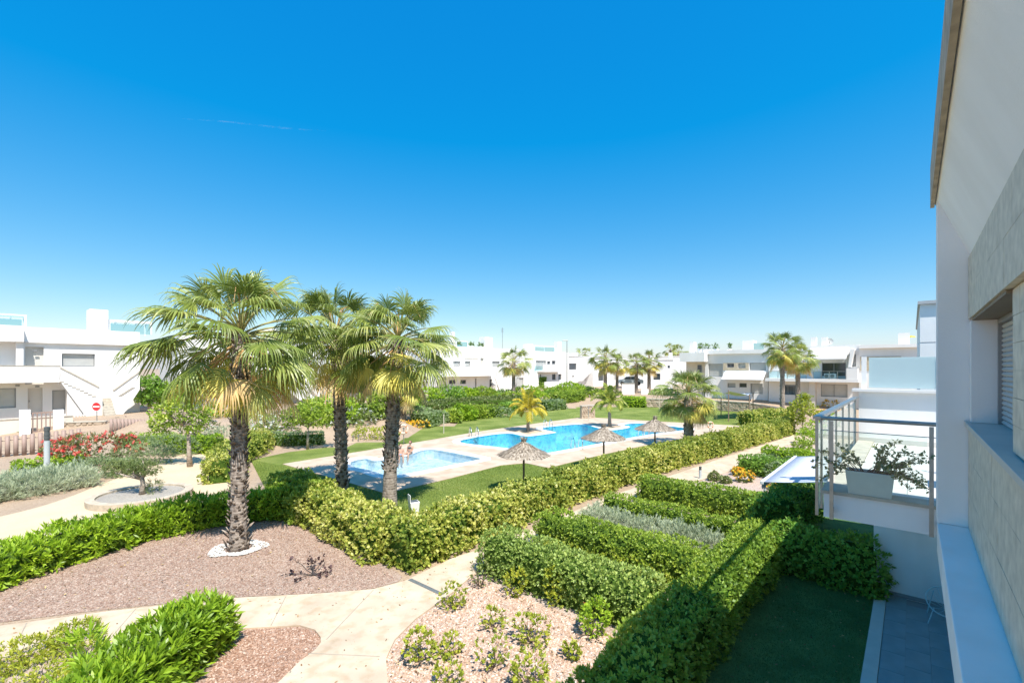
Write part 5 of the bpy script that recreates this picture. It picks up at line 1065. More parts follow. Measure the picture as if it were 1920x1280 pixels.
# ------------------------------------------------------------------ behind the small pool
hedge('clipped_hedge', 'grey-green clipped hedge under the small round-headed tree', [tuple(G(u, v)[:2]) for u, v in ((512, 834), (560, 835), (606, 832))], 1.1, .82, L_sage, 70, 6, .10, .045, 1.1, .07, .3, 63)
b = G(577, 842); tree('round_headed_tree', 'small round-headed green tree with thin trunk on the lawn', b, [(0, 0, -.05), (0, 0, .8), (.02, 0, 1.45)], .075, [((0, 0, 2.2), (1.15, 1.0, .75)), ((-.85, 0, 2.0), (.7, .7, .55)), ((.95, .2, 2.0), (.85, .7, .55)), ((.2, 0, 2.65), (.7, .6, .45))], L_box, 420, 64, .16, .065, 6, 8, palebark)
for i, (u, v, r, lb) in enumerate(((480, 828, 1.1, 'white-flowering oleander at the left end of the row behind the clipped grey hedge'), (520, 824, 1.2, 'pale-flowering oleander second from the left in the row'), (640, 815, 1.2, 'white-flowering oleander left of the middle palm trunk'), (668, 812, 1.2, 'white-flowering oleander between the middle and right palm trunks'), (700, 806, 1.2, 'oleander just left of the right palm trunk'))):
    p = GT(u, v); shrub('oleander', lb, p, [((-.6, 0, .8), (r * .75, .8, .9)), ((.6, .1, .9), (r * .75, .8, .95)), ((0, .3, 1.2), (r * .7, .7, .8))], [L_blue, L_olive][i % 2], 300, 6, .17, .05, 1.0, 70 + i, lift=.5, flowers=([F_white, F_pink][i == 1], 60, .13))
shrub('golden_shrub', 'yellowish shrub by the slab behind the right palm trunk', GT(700, 824), [((-.5, 0, .35), (1, .7, .5)), ((.8, .1, .4), (1, .7, .5))], L_yel, 200, 6, .13, .05, 1, 76)
hedge('clipped_hedge', 'silver-green clipped dome hedge beside the lawn behind the pools', [tuple(GT(u, v)[:2]) for u, v in ((784, 801), (826, 793))], 2.0, 1.15, L_sage, 45, 6, .13, .06, 1.1, .05, .4, 77, terrain=True)
shrub('orange_flowers', 'bed of orange flowers at the foot of the short pale-trunked palm', GT(768, 803), [((-.9, 0, .2), (1.0, .6, .35)), ((.7, .2, .2), (1.0, .6, .35))], L_olive, 120, 6, .12, .05, 1, 78, flowers=(F_orange, 90, .16), cat='flowers')
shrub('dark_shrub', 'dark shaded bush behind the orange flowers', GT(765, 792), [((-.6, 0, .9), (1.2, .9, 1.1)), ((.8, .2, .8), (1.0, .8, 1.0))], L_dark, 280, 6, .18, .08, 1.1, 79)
# slope of shrubs below the central houses
SH = [(812, 775, 1.9, 1.5, L_box, 'broad green bush right of the short palm on the slope'), (850, 770, 2.0, 1.5, L_bright, 'bright bush in the middle of the slope below the central house'), (885, 764, 2.1, 1.6, L_bright, 'tall bright bush below the long balcony'), (920, 760, 2.0, 1.5, L_dark, 'darker bush below the right end of the long balcony'), (842, 793, 1.0, .95, L_box, 'clipped ball bush beside the silver-green dome hedge'), (866, 788, 1.3, 1.15, L_bright, 'bright round bush on the lawn edge right of the dome hedge'), (888, 784, 1.1, 1.0, L_box, 'clipped bush third along the lawn edge right of the dome hedge'),
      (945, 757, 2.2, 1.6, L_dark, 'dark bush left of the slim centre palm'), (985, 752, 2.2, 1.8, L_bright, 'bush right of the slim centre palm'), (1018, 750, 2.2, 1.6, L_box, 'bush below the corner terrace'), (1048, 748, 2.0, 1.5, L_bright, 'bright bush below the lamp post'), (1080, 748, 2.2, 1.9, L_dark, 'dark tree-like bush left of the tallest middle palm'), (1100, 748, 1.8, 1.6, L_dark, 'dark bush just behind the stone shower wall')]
for i, (u, v, r, h_, m, lb) in enumerate(SH):
    p = GT(u, v); s = 1.0; shrub('rounded_bush', lb, p, [((-.45 * r, 0, h_ * .5), (r * .7, r * .6, h_ * .6)), ((.45 * r, .1, h_ * .55), (r * .7, r * .6, h_ * .6)), ((0, .2, h_ * .75), (r * .7, r * .55, h_ * .55))], m, 420, 6, .20, .10, 1.1, 90 + i)
for i, (a, b_, w, h_, m, lb) in enumerate((((895, 784), (932, 779), 1.6, 1.15, L_box, 'clipped hedge block right of the row of round bushes'), ((945, 776), (966, 773), 1.8, 1.1, L_dark, 'clipped dark hedge block left of the yellow feather palm'), ((1018, 769), (1052, 766), 2.0, 1.1, L_sage, 'silver-green clipped hedge right of the yellow feather palm'), ((1040, 762), (1062, 760), 1.6, 1.2, L_box, 'clipped hedge behind the silver-green one'), ((1062, 760), (1090, 758), 1.6, 1.2, L_box, 'clipped hedge left of the stone shower wall'), ((1164, 762), (1210, 763), 2.0, 1.25, L_bright, 'clipped bright green hedge block before the stone wall'), ((1362, 752), (1470, 751), 1.4, 1.0, L_bright, 'long bright green hedge on top of the right-hand stone wall'))):
    pa, pb_ = GT(*a), GT(*b_); hedge('clipped_hedge', lb, [tuple(pa[:2]), tuple(pb_[:2])], w, h_, m, 32, 6, .17, .08, 1.1, .06, .3, 110 + i, terrain=True)
shrub('silver_shrub', 'grey dry-looking shrub among the clipped blocks on the slope', GT(940, 781), [((0, 0, .4), (1.3, .8, .6))], L_sage, 140, 6, .14, .05, 1, 120)
hedge('variegated_hedge', 'variegated hedge closing the far end of the lawn', [tuple(G(u, v)[:2]) for u, v in ((1396, 797), (1440, 791), (1478, 789))], 1.5, 1.15, L_var, 45, 6, .12, .075, 1.1, .1, .35, 121, depth=.16)
b = G(1505, 815); tree('young_tree', 'young yellow-green tree at the end of the path by the terrace railing', b, [(0, 0, -.05), (0, 0, .7), (.03, 0, 1.3)], .05, [((0, 0, 2.1), (.75, .7, .6)), ((-.5, 0, 1.7), (.5, .5, .5)), ((.5, .1, 1.9), (.55, .5, .5)), ((.1, 0, 2.75), (.5, .45, .45)), ((-.2, .1, 1.2), (.45, .4, .4))], L_yel, 330, 122, .16, .05, 6, 8, palebark)
for u, v, r, m, fl, lb in ((1395, 902, .35, L_olive, F_orange, 'orange-flowering clump by the path left of the awning'), (1385, 890, .28, L_olive, F_orange, 'small orange-flowered clump beside the dark box hedge'), (1452, 915, .35, L_olive, F_orange, 'orange flowers at the corner of the awning'), (1545, 788, .9, L_olive, F_orange, 'orange flower bed behind the terrace railing'), (1562, 770, 1.2, L_olive, F_orange, 'orange-red groundcover on the bank below the paling fence'), (1285, 940, .35, L_olive, F_orange, 'orange flowers tucked in front of the flowering hedge row'), (1590, 768, 1.0, L_olive, F_red, 'reddish groundcover at the right end of the bank')):
    shrub('orange_flowers', lb, GT(u, v), [((0, 0, r * .5), (r, r * .8, r * .6))], m, 70, 6, .05 + .06 * r, .03 + .03 * r, 1, int(u), flowers=(fl, 60, .06 + .07 * r), cat='flowers')
for u, v, r, m, lb in ((1515, 832, .7, L_bright, 'green bush by the railing at the end of the path'), (1505, 848, .5, L_box, 'low bush in front of it by the railing'), (1530, 818, .8, L_bright, 'bush left of the terrace railing corner'), (1555, 800, .9, L_dark, 'dark bush seen through the railing glass'), (1362, 905, .22, L_olive, 'tiny shrub in the pale bed by the path'), (1340, 900, .2, L_olive, 'tiny shrub nearest the path bollard'), (1460, 897, .5, L_sage, 'sage-coloured ball bush beside the awning')):
    shrub('small_bush', lb, GT(u, v), [((-.3 * r, 0, r * .7), (r * .8, r * .8, r * .8)), ((.4 * r, .1, r * .6), (r * .7, r * .7, r * .7))], m, 150, 6, .06 + .07 * r, .03 + .03 * r, 1.1, int(u + v))

# more greenery on the slope and behind the left garden
SH2 = [(800, 760, 1.7, 1.5, L_bright, 'bush just right of the right palm trunk on the slope'), (838, 756, 1.8, 1.6, L_dark, 'green bush under the two square windows'), (868, 752, 1.6, 1.3, L_bright, 'bush under the middle of the long balcony'), (905, 750, 1.6, 1.3, L_box, 'bush under the end of the long balcony'), (960, 762, 2.0, 1.5, L_box, 'bush at the foot of the slim centre palm'), (1000, 760, 2.0, 1.5, L_bright, 'bush behind the yellow feather palm'), (1035, 757, 2.0, 1.5, L_dark, 'dark bush behind the silver-green clipped hedge'), (1068, 744, 2.0, 1.6, L_bright, 'bush behind the street lamp foot'), (1120, 756, 1.7, 1.5, L_box, 'bush right behind the shower wall'), (1140, 752, 1.8, 1.7, L_olive, 'olive bush at the foot of the tallest middle palm'), (1245, 752, 2.0, 1.6, L_dark, 'dark bush left behind the bushy palm'), (735, 770, 2.0, 1.8, L_box, 'bush between the right palm trunk and the short palm'), (690, 782, 1.8, 1.5, L_box, 'green bush behind the oleanders by the brown fence'), (620, 790, 1.8, 1.6, L_bright, 'bright bush behind the round-headed tree')]
for i, (u, v, r, h_, m, lb) in enumerate(SH2):
    p = GT(u, v); shrub('rounded_bush', lb, p, [((-.45 * r, 0, h_ * .5), (r * .7, r * .6, h_ * .6)), ((.45 * r, .1, h_ * .55), (r * .7, r * .6, h_ * .6)), ((0, .2, h_ * .75), (r * .7, r * .55, h_ * .55))], m, 330, 6, .22, .11, 1.1, 290 + i)
TR = [(280, 795, 43, 3.2, 1.1, L_dark, 'dark tree beside the right end of the left house'), (318, 790, 44, 2.6, 1.2, L_bright, 'bright green tree behind the paling fence'), (352, 785, 47, 2.4, 1.2, L_box, 'green tree behind the leaning tree'), (388, 782, 50, 2.4, 1.2, L_yel, 'yellow-green tree left of the big palm trunk in the distance'), (725, 765, 62, 3.4, 1.7, L_blue, 'grey-green tree behind the brown fence')]
for i, (u, v, Y, hh, r, m, lb) in enumerate(TR):
    q = at(u, v, Y); q.z = float(terr(q.x, q.y)); tree('garden_tree', lb, q, [(0, 0, -.1), (.05, 0, hh * .25), (0, .05, hh * .45)], .13, [((0, 0, hh * .75), (r, r * .9, hh * .28)), ((-r * .6, 0, hh * .55), (r * .7, r * .7, hh * .22)), ((r * .6, .1, hh * .58), (r * .75, r * .7, hh * .22)), ((0, -.3, hh * .38), (r * .8, r * .7, hh * .22))], m, 330, 320 + i, .24, .11, 6, 8, palebark)

# ------------------------------------------------------------------ loose stones and grass blades (nobody could count them)
def scatter_stones(name, label, poly, n, s0, s1, cols, seed, z0=-.010):
    rg = np.random.default_rng(seed); xs = [p[0] for p in poly]; ys = [p[1] for p in poly]; P = []
    cand = np.stack([rg.uniform(min(xs), max(xs), n * 6), rg.uniform(min(ys), max(ys), n * 6)], 1)
    for c in cand:
        if inside(c[0], c[1], poly): P.append(c)
        if len(P) >= n: break
    P = np.array(P); n = len(P); s = rg.uniform(s0, s1, n) * np.where(rg.random(n) < .06, 1.6, 1)
    base = np.array([[1, 0, 0], [.3, .95, 0], [-.9, .4, 0], [-.4, -.9, 0], [.6, -.75, 0], [0, 0, .7]]); ang = rg.random(n) * 6.28
    v = np.zeros((n, 6, 3)); ca_, sa_ = np.cos(ang)[:, None], np.sin(ang)[:, None]; b = base[None] * s[:, None, None] * rg.uniform(.7, 1.2, (n, 6, 1))
    v[:, :, 0] = b[:, :, 0] * ca_ - b[:, :, 1] * sa_ + P[:, :1]; v[:, :, 1] = b[:, :, 0] * sa_ + b[:, :, 1] * ca_ + P[:, 1:2]; v[:, :, 2] = b[:, :, 2] + z0
    tri = np.array([[0, 1, 5], [1, 2, 5], [2, 3, 5], [3, 4, 5], [4, 0, 5]]); f = (np.arange(n)[:, None, None] * 6 + tri[None]).reshape(-1, 3)
    me = bpy.data.meshes.new(name); me.vertices.add(6 * n); me.vertices.foreach_set('co', v.astype(np.float32).ravel()); me.loops.add(f.size); me.loops.foreach_set('vertex_index', f.astype(np.int32).ravel()); me.polygons.add(len(f)); me.polygons.foreach_set('loop_start', np.arange(0, f.size, 3, dtype=np.int32))
    a = me.attributes.new('rnd', 'FLOAT', 'FACE'); a.data.foreach_set('value', np.repeat(rg.random(n), 5).astype(np.float32)); g = 1 / LEAF_GAIN
    me.materials.append(leafmat(name + '_stone', [(p_, tuple(c * g for c in col)) for p_, col in cols], 0.0, .85, .2)); me.update(calc_edges=True); o = link(name, me); tag(o, label, 'gravel', kind='stuff')
scatter_stones('brown_gravel_stones', 'loose brown gravel stones of the big left bed', PX([(-60, 1178), (0, 1165), (200, 1140), (430, 1118), (600, 1110), (700, 1102), (745, 1085), (690, 1045), (610, 975), (560, 968), (420, 968), (300, 995), (150, 1045), (0, 1095), (-60, 1110)]), 26000, .012, .026, [(0, (.20, .13, .10)), (.5, (.31, .205, .155)), (.85, (.39, .275, .215)), (1, (.50, .40, .33))], 1)
scatter_stones('red_gravel_stones', 'loose red gravel stones by the bottom left hedge', PX([(430, 1180), (560, 1174), (596, 1186), (600, 1203), (560, 1242), (515, 1290), (380, 1290)]), 6000, .011, .024, [(0, (.18, .10, .065)), (.5, (.34, .20, .135)), (.85, (.44, .295, .215)), (1, (.58, .46, .37))], 2)
scatter_stones('pebble_stones', 'loose peach pebbles of the shrub bed', PX([(728, 1300), (724, 1235), (742, 1200), (784, 1160), (850, 1112), (890, 1080), (1180, 1200), (1080, 1300)]), 18000, .011, .026, [(0, (.28, .17, .11)), (.4, (.46, .31, .22)), (.8, (.58, .42, .32)), (1, (.72, .62, .54))], 3)
def blades(name, label, poly, n, hgt, wd, m, seed, holes=()):
    rg = np.random.default_rng(seed); xs = [p[0] for p in poly]; ys = [p[1] for p in poly]; P = []
    c = np.stack([rg.uniform(min(xs), max(xs), n * 4), rg.uniform(min(ys), max(ys), n * 4)], 1); ok = np.zeros(len(c), bool); k = len(poly)
    def pip(c, poly):
        r = np.zeros(len(c), bool); k = len(poly)
        for i in range(k):
            x1, y1 = poly[i]; x2, y2 = poly[(i + 1) % k]; t = ((y1 > c[:, 1]) != (y2 > c[:, 1])); 
            with np.errstate(divide='ignore', invalid='ignore'): t &= c[:, 0] < (x2 - x1) * (c[:, 1] - y1) / (y2 - y1) + x1
            r ^= t
        return r
    ok = pip(c, poly)
    for h_ in holes: ok &= ~pip(c, h_)
    c = c[ok][:n]; n = len(c); B = np.concatenate([c, np.full((n, 1), -.006)], 1); D = unit(rg.normal(0, .45, (n, 3)) * np.array([1, 1, 0]) + np.array([0, 0, 1.0])); S = unit(np.cross(D, rg.normal(0, 1, (n, 3))))
    o = link(name, leafmesh(name, B, D, S, hgt * (.6 + .7 * rg.random(n)), wd, np.clip(.6 * rg.random(n) + .4 * (.5 + .5 * lump(B, .5, seed)), 0, 1), m)); tag(o, label, 'grass', kind='stuff')
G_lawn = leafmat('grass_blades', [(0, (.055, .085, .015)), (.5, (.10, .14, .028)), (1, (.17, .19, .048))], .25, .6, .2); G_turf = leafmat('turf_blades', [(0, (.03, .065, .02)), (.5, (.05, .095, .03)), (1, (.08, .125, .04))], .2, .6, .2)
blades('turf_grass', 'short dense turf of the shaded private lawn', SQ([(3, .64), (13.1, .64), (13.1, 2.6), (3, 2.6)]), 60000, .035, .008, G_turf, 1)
blades('lawn_blades', 'grass of the lawn on the near side of the pools', PX([(470, 862), (530, 872), (655, 906), (722, 926), (835, 900), (940, 873), (985, 869), (1028, 878), (1130, 853), (1215, 835), (1300, 820)]) + SQ([(25, 9.3), (8, 9.7), (7.2, 10.4), (7.4, 18.5)]), 70000, .055, .02, G_lawn, 2)

hedge('ground_cover', 'low mixed green planting between the two rows of bushes on the slope', [tuple(GT(u, v)[:2]) for u, v in ((792, 786), (840, 777), (900, 771), (960, 766), (1010, 763))], 2.6, .5, L_olive, 22, 6, .2, .1, 1.1, .15, .6, 400, terrain=True, cat='plants', ragged=.2)
hedge('ground_cover', 'low green planting behind the oleanders below the brown fence', [tuple(GT(u, v)[:2]) for u, v in ((560, 800), (640, 795), (720, 786))], 2.6, .8, L_blue, 24, 6, .2, .09, 1.1, .15, .6, 401, terrain=True, cat='plants', ragged=.2)

scatter_stones('stray_stones', 'stray gravel stones strewn over the concrete path', pathl[3:9] + pathl[-22:-8] if False else PX([(430, 1124), (600, 1115), (700, 1107), (755, 1094), (850, 1050), (884, 1078), (850, 1108), (780, 1158), (740, 1198), (724, 1235), (722, 1285), (520, 1285), (563, 1240), (602, 1205), (590, 1181), (562, 1173), (430, 1178)]), 170, .005, .012, [(0, (.2, .13, .09)), (.6, (.40, .28, .2)), (1, (.6, .48, .4))], 4, .0195)
rg = np.random.default_rng(44)
def litter(name, label, poly, n, z, seed):
    rg = np.random.default_rng(seed); xs = [p[0] for p in poly]; ys = [p[1] for p in poly]; P = [c for c in np.stack([rg.uniform(min(xs), max(xs), n * 4), rg.uniform(min(ys), max(ys), n * 4)], 1) if inside(c[0], c[1], poly)][:n]; n = len(P)
    B = np.concatenate([np.array(P), np.full((n, 1), z)], 1); D = unit(np.concatenate([rg.normal(0, 1, (n, 2)), rg.uniform(0, .35, (n, 1))], 1)); S = unit(np.cross(D, np.array([[0, 0, 1.0]]) + rg.normal(0, .3, (n, 3))))
    tag(link(name, leafmesh(name, B, D, S, rg.uniform(.03, .08, n), rg.uniform(.015, .035, n), rg.random(n), L_litter)), label, 'leaves', kind='stuff')
L_litter = leafmat('dry_leaf_litter', [(0, (.06, .035, .018)), (.6, (.16, .10, .05)), (1, (.26, .20, .09))], .1, .8, .2)
litter('fallen_leaves', 'dry fallen leaves scattered over the brown gravel', PX([(0, 1165), (430, 1118), (700, 1102), (740, 1085), (610, 980), (420, 975), (150, 1050), (0, 1100)]), 500, .016, 1)
litter('path_litter', 'dry leaf bits scattered along the concrete path', PX([(0, 1178), (430, 1126), (700, 1110), (850, 1052), (884, 1078), (780, 1158), (724, 1235), (722, 1285), (520, 1285), (602, 1205), (562, 1173), (430, 1178), (0, 1235)]), 90, .024, 2)
litter('bed_litter', 'dry fallen leaves scattered over the pebble bed', PX([(728, 1300), (724, 1235), (784, 1160), (890, 1080), (1180, 1200), (1080, 1300)]), 420, .016, 3)
litter('turf_litter', 'pale fallen leaves on the shaded turf', SQ([(6, .7), (13, .7), (13, 2.4), (6, 2.4)]), 130, .04, 4)
# ------------------------------------------------------------------ street furniture, fences, pool things
thatch = leafmat('thatch_straw', [(0, (.09, .073, .055)), (.5, (.185, .155, .122)), (1, (.28, .24, .195))], .05, .95, .05)
def parasol(label, u, v, rim_v, halfw, seed):
    base = G(u, v); Y = base.y; zr = H - (rim_v - HOR) / F * Y; r = halfw / F * Y; t = thing('thatched_parasol', label, 'parasol', base, 0, 'thatched parasols on the lawn')
    mb = MB(); mb.tube([(0, 0, -.05), (0, 0, zr + r * .45)], .045, 10); mb.build('pole', woodm, t, smooth=True)
    rg = np.random.default_rng(seed); hc = r * .52; n = 2200; P = []; D = []; S = []
    a = rg.uniform(0, 6.28, n); rr = r * np.sqrt(rg.random(n)) * .93; z = zr + .05 + hc * (1 - rr / r) ** 1.25
    out = np.stack([np.cos(a), np.sin(a), np.zeros(n)], 1); D = unit(out + np.array([0, 0, -.55]) + rg.normal(0, .09, (n, 3))); P = out * rr[:, None] + np.array([0, 0, 1.0]) * z[:, None] + rg.normal(0, .012, (n, 3))
    link('thatch', leafmesh('thatch', P, D, np.stack([-np.sin(a), np.cos(a), np.zeros(n)], 1), r * .17 * (.8 + .3 * rg.random(n)), .05, rg.random(n), thatch), t)
    mb = MB(); mb.lathe([(r * .97, zr), (r * .7, zr + hc * .2), (r * .35, zr + hc * .56), (.05, zr + hc * .98)], 28); mb.build('canopy', mat('thatch_under', (.24, .19, .14), .95, .25, 20), t, smooth=True)
    n = 90; a = rg.uniform(0, 6.28, n); out = np.stack([np.cos(a), np.sin(a), np.zeros(n)], 1); link('tuft', leafmesh('tuft', np.tile([[0, 0, zr + hc * .85]], (n, 1)) + out * .05, unit(out * .3 + np.array([0, 0, 1.0]) + rg.normal(0, .12, (n, 3))), np.stack([-np.sin(a), np.cos(a), np.zeros(n)], 1), .3 * (.6 + .6 * rg.random(n)), .03, rg.random(n), thatch), t)
    mb = MB()
    for k in range(8):
        an = k * math.pi / 4; mb.tube([(0, 0, zr + hc * .9), (r * .93 * math.cos(an), r * .93 * math.sin(an), zr - .01)], .012, 5)
    mb.build('rib', woodm, t)
parasol('nearest thatched parasol, in front of the gap between the two pools', 982, 922, 853, 49, 1)
parasol('middle thatched parasol beside the near edge of the main pool', 1132, 878, 822, 41, 2)
parasol('farthest thatched parasol by the bushy palm', 1228, 855, 805, 37, 3)
chrome = mat('polished_steel', (.62, .63, .64), .15, .05, 3, metal=1.0)
def ladder(label, u, v, rz):
    t = thing('pool_ladder', label, 'pool ladder', G(u, v), rz, 'pool ladders')
    for y in (-.26, .26): mb = MB(); mb.tube([(-.55, y, 0), (-.5, y, .55), (-.3, y, .72), (-.05, y, .6), (.05, y, .3), (.05, y, -.9)], .028, 8); mb.build('handrail', chrome, t, smooth=True)
    for z in (-.15, -.42, -.7): mb = MB(); mb.box(.0, .1, -.25, .25, z, z + .03); mb.build('step', chrome, t)
ladder('steel ladder at the back left edge of the main pool', 890, 820, -1.2); ladder('steel ladder at the back of the main pool behind the parasols', 1030, 803, -1.2); ladder('steel ladder at the near edge of the main pool', 1078, 841, 1.9); ladder('steel ladder at the near right edge under the farthest parasol', 1203, 818, 1.9)
def lifebuoy(label, u, v, ring_v, R):
    b = G(u, v); z = H - (ring_v - HOR) / F * b.y; st = thing('lifebuoy_stand', 'thin post carrying the ' + label, 'post', b); mb = MB(); mb.tube([(0, 0, 0), (0, 0, z + .1)], .03, 8); mb.build('post', steel, st); mb = MB(); mb.box(-.06, .06, -.05, -.03, z + .0, z + .1); mb.build('hook', steel, st)
    t = thing('lifebuoy', label[0].upper() * 0 + label, 'lifebuoy', (b.x, b.y - .09, z)); me = MB(); n, k = 28, 10; v_ = []; f_ = []
    for i in range(n):
        a = 2 * math.pi * i / n
        for j in range(k):
            c = 2 * math.pi * j / k; q = R + R * .26 * math.cos(c); v_.append((q * math.cos(a), R * .2 * math.sin(c), q * math.sin(a)))
    for i in range(n):
        for j in range(k): f_.append((i * k + j, ((i + 1) % n) * k + j, ((i + 1) % n) * k + (j + 1) % k, i * k + (j + 1) % k))
    me.add(v_, f_); me.build('ring', mat('buoy_cream', (.72, .56, .44), .6, .05), t, smooth=True)
    for i in range(4):
        a = math.pi / 4 + i * math.pi / 2; s = MB(); pts = [(R * 1.0 * math.cos(a + d), 0, R * math.sin(a + d)) for d in (-.14, 0, .14)]; s.tube(pts, R * .275, 10); s.build('band', mat('buoy_orange', (.62, .22, .08), .6), t, smooth=True)
lifebuoy('cream lifebuoy with orange bands behind the small pool', 757, 832, 804, .27); lifebuoy('cream lifebuoy with orange bands at the right end of the deck', 1331, 811, 796, .22)
# stone shower wall, stone retaining walls built of stones
def stonewall(name, label, p0, p1, h0, h1, th, z0, nrow, avg, seed, kind_stuff=False):
    rg = random.Random(seed); d = (p1 - p0); d.z = 0; Lw = d.length; rz = math.atan2(d.y, d.x); t = thing(name, label, 'wall', (p0.x, p0.y, z0), rz)
    mb = MB(); mb.slab([(0, -.3), (Lw, -.3), (Lw, h1 - .02), (0, h0 - .02)], .03, th - .03); mb.build('mortar', mat('pale_mortar', (.46, .38, .28), .95, .12, 8), t)
    sms = [mat('stone_' + 'abc'[i], c, .9, .2, 12, .5, 30) for i, c in enumerate(((.42, .33, .24), (.34, .26, .19), (.48, .40, .31)))]; mem = []
    for k in range(9):
        m_ = MB(); q = 7; w = [(math.cos(6.283 * i / q + rg.uniform(-.25, .25)) * .5 * rg.uniform(.85, 1.08), math.sin(6.283 * i / q) * .5 * rg.uniform(.85, 1.08)) for i in range(q)]; v = [(x, 0, z) for x, z in w] + [(x * .8, -.5, z * .8) for x, z in w]; m_.add(v, [tuple(range(q, 2 * q))] + [(i, (i + 1) % q, q + (i + 1) % q, q + i) for i in range(q)]); mem.append(m_.mesh('stone', sms[k % 3]))
    z = 0.0
    for r in range(nrow):
        x = -rg.random() * avg * .5
        while x < Lw:
            w = avg * rg.uniform(.6, 1.5); hh = h0 + (h1 - h0) * min(1, max(0, (x + w / 2) / Lw)); rh = hh / nrow; xa, xb = max(x, 0), min(x + w, Lw)
            if xb - xa > .06:
                o = link('stone', rg.choice(mem), t, ((xa + xb) / 2, .03, rh * (r + .5))); o.scale = ((xb - xa) * 1.02, .12 * rg.uniform(.5, 1.2), rh * 1.04)
            x += w
    mb = MB(); mb.slab([(-.03, h0 - .018), (Lw + .03, h1 - .018), (Lw + .03, h1 + .05), (-.03, h0 + .05)], -.05, th + .03); mb.build('cap', copingm, t); return t
stonewall('shower_wall', 'freestanding stone shower wall behind the main pool', G(1091, 785), G(1116, 783.5), 1.25, 1.25, .35, 0, 6, .3, 1)
stonewall('stone_wall', 'rough stone retaining wall left of the bushy palm', G(1205, 763), G(1262, 764), 1.05, 1.05, .4, 0, 4, .55, 2)
stonewall('stone_wall', 'rough stone retaining wall below the bright hedge right of the bushy palm', G(1318, 768), G(1404, 773), 1.15, 1.1, .4, 0, 5, .5, 3)
stonewall('stone_wall', 'shaded stone retaining wall running down behind the tall palm trunk', G(1404, 773), G(1480, 777), 1.1, .5, .4, 0, 4, .5, 4)
sh = thing('shower', 'thin steel shower post and small basin before the stone shower wall', 'shower', G(1103, 789)); mb = MB(); mb.tube([(0, 0, 0), (0, 0, 1.2), (0, -.1, 1.3), (0, -.3, 1.3)], .025, 8); mb.build('pipe', chrome, sh); mb = MB(); mb.lathe([(.0, 0), (.08, 0), (.02, .05)], 12, (0, -.3, 1.26)); mb.build('shower_head', chrome, sh)
# fences made of round palings
palm_ = mat('terracotta_paling', (.33, .235, .195), .6, .1, 6); palm2 = mat('brown_paling', (.24, .16, .11), .7, .15, 6)
def fence(label, p0, p1, z0, z1, h, gap, r, m, wallh=0.0, group=None):
    d = p1 - p0; d.z = 0; Lw = d.length; rz = math.atan2(d.y, d.x); t = thing('paling_fence', label, 'fence', (p0.x, p0.y, z0), rz); n = max(2, int(Lw / gap)); pm = MB(); pm.tube([(0, 0, 0), (0, 0, h)], r, 10); me = pm.mesh('paling', m, True)
    for i in range(n): link('paling', me, t, (gap * (i + .5), 0, wallh + (z1 - z0) * (gap * (i + .5)) / Lw))
    for zz in (.2, .8): mb = MB(); s = h * zz; mb.tube([(0, r * 1.1, wallh + s), (Lw, r * 1.1, wallh + s + z1 - z0)], .025, 6); mb.build('rail', m, t)
    if wallh: mb = MB(); mb.slab([(0, -.4), (Lw, -.4 + z1 - z0), (Lw, wallh + z1 - z0), (0, wallh)], -.15, .15); mb.build('plinth', mat('sandstone_plinth', (.50, .42, .32), .9, .15, 5, .3, 30), t)
    return t
f0, f1 = at(-60, 868, 25.5), at(160, 842, 28.5); fence('terracotta paling fence on a low plinth at the left edge', f0, f1, f0.z - .15, f1.z - .1, 1.25, .33, .105, palm_, .15)
f1, f2 = at(205, 815, 33.0), at(282, 813, 37.0); fence('spaced paling fence in front of the left house stair', f1, f2, f1.z, f2.z, 1.15, .34, .09, palm_)
f1, f2 = at(300, 806, 37.5), at(328, 805, 39); fence('short dark-gapped paling fence beside the leaning tree', f1, f2, f1.z, f2.z, 1.15, .24, .07, palm_)
f1, f2 = at(100, 794, 36), at(196, 793, 41); fence('grey picket fence before the ground floor of the left house', f1, f2, f1.z, f2.z, .8, .3, .045, shutter)
f1, f2 = at(464, 771, 53), at(530, 769, 56); fence('terracotta paling fence under the left stair of the V-shaped pair', f1, f2, f1.z, f2.z, .95, .3, .12, palm_)
f1, f2 = at(645, 760, 60), at(760, 757, 70); fence('brown paling fence behind the oleanders and palm trunks', f1, f2, f1.z, f2.z, 1.05, .35, .14, palm_)
f1, f2 = at(1540, 754, 56), at(1606, 752, 53); fence('row of thin wooden palings above the flowery bank at right', f1, f2, f1.z, f2.z, .85, .42, .06, palm2)
# gate with pillars in front of house A
gt = thing('garden_gate', 'terracotta metal gate between white pillars at the left house', 'gate', at(57, 814, 33), ROT)
for x in (-.55, 1.15):
    mb = MB(); mb.box(x, x + .55, -.25, .25, -.5, 1.75 if x < 0 else 1.65); mb.build('pillar', stucco2, gt)
mb = MB(); mb.box(.02, 1.13, -.03, .03, 1.45, 1.55); mb.box(.02, 1.13, -.03, .03, .1, .2); mb.build('frame', palm_, gt)
for i in range(5): mb = MB(); mb.tube([(.12 + i * .22, 0, .2), (.12 + i * .22, 0, 1.45)], .035, 8); mb.build('bar', palm_, gt)
gw = thing('garden_wall', 'low white and sandstone garden wall before the left house', 'wall', at(-60, 812, 31.5), ROT); mb = MB(); mb.box(-2, 5.2, 0, .3, -.5, .75); mb.build('wall', creamw, gw); mb = MB(); mb.box(-2, 5.2, -.04, .34, .752, .82); mb.build('coping', copingm, gw)
stonewall('stone_wall', 'curving low sandstone wall behind the red oleander', at(100, 812, 34), at(198, 806, 35), .75, .75, .3, float(at(100, 812, 34).z), 3, .45, 9)
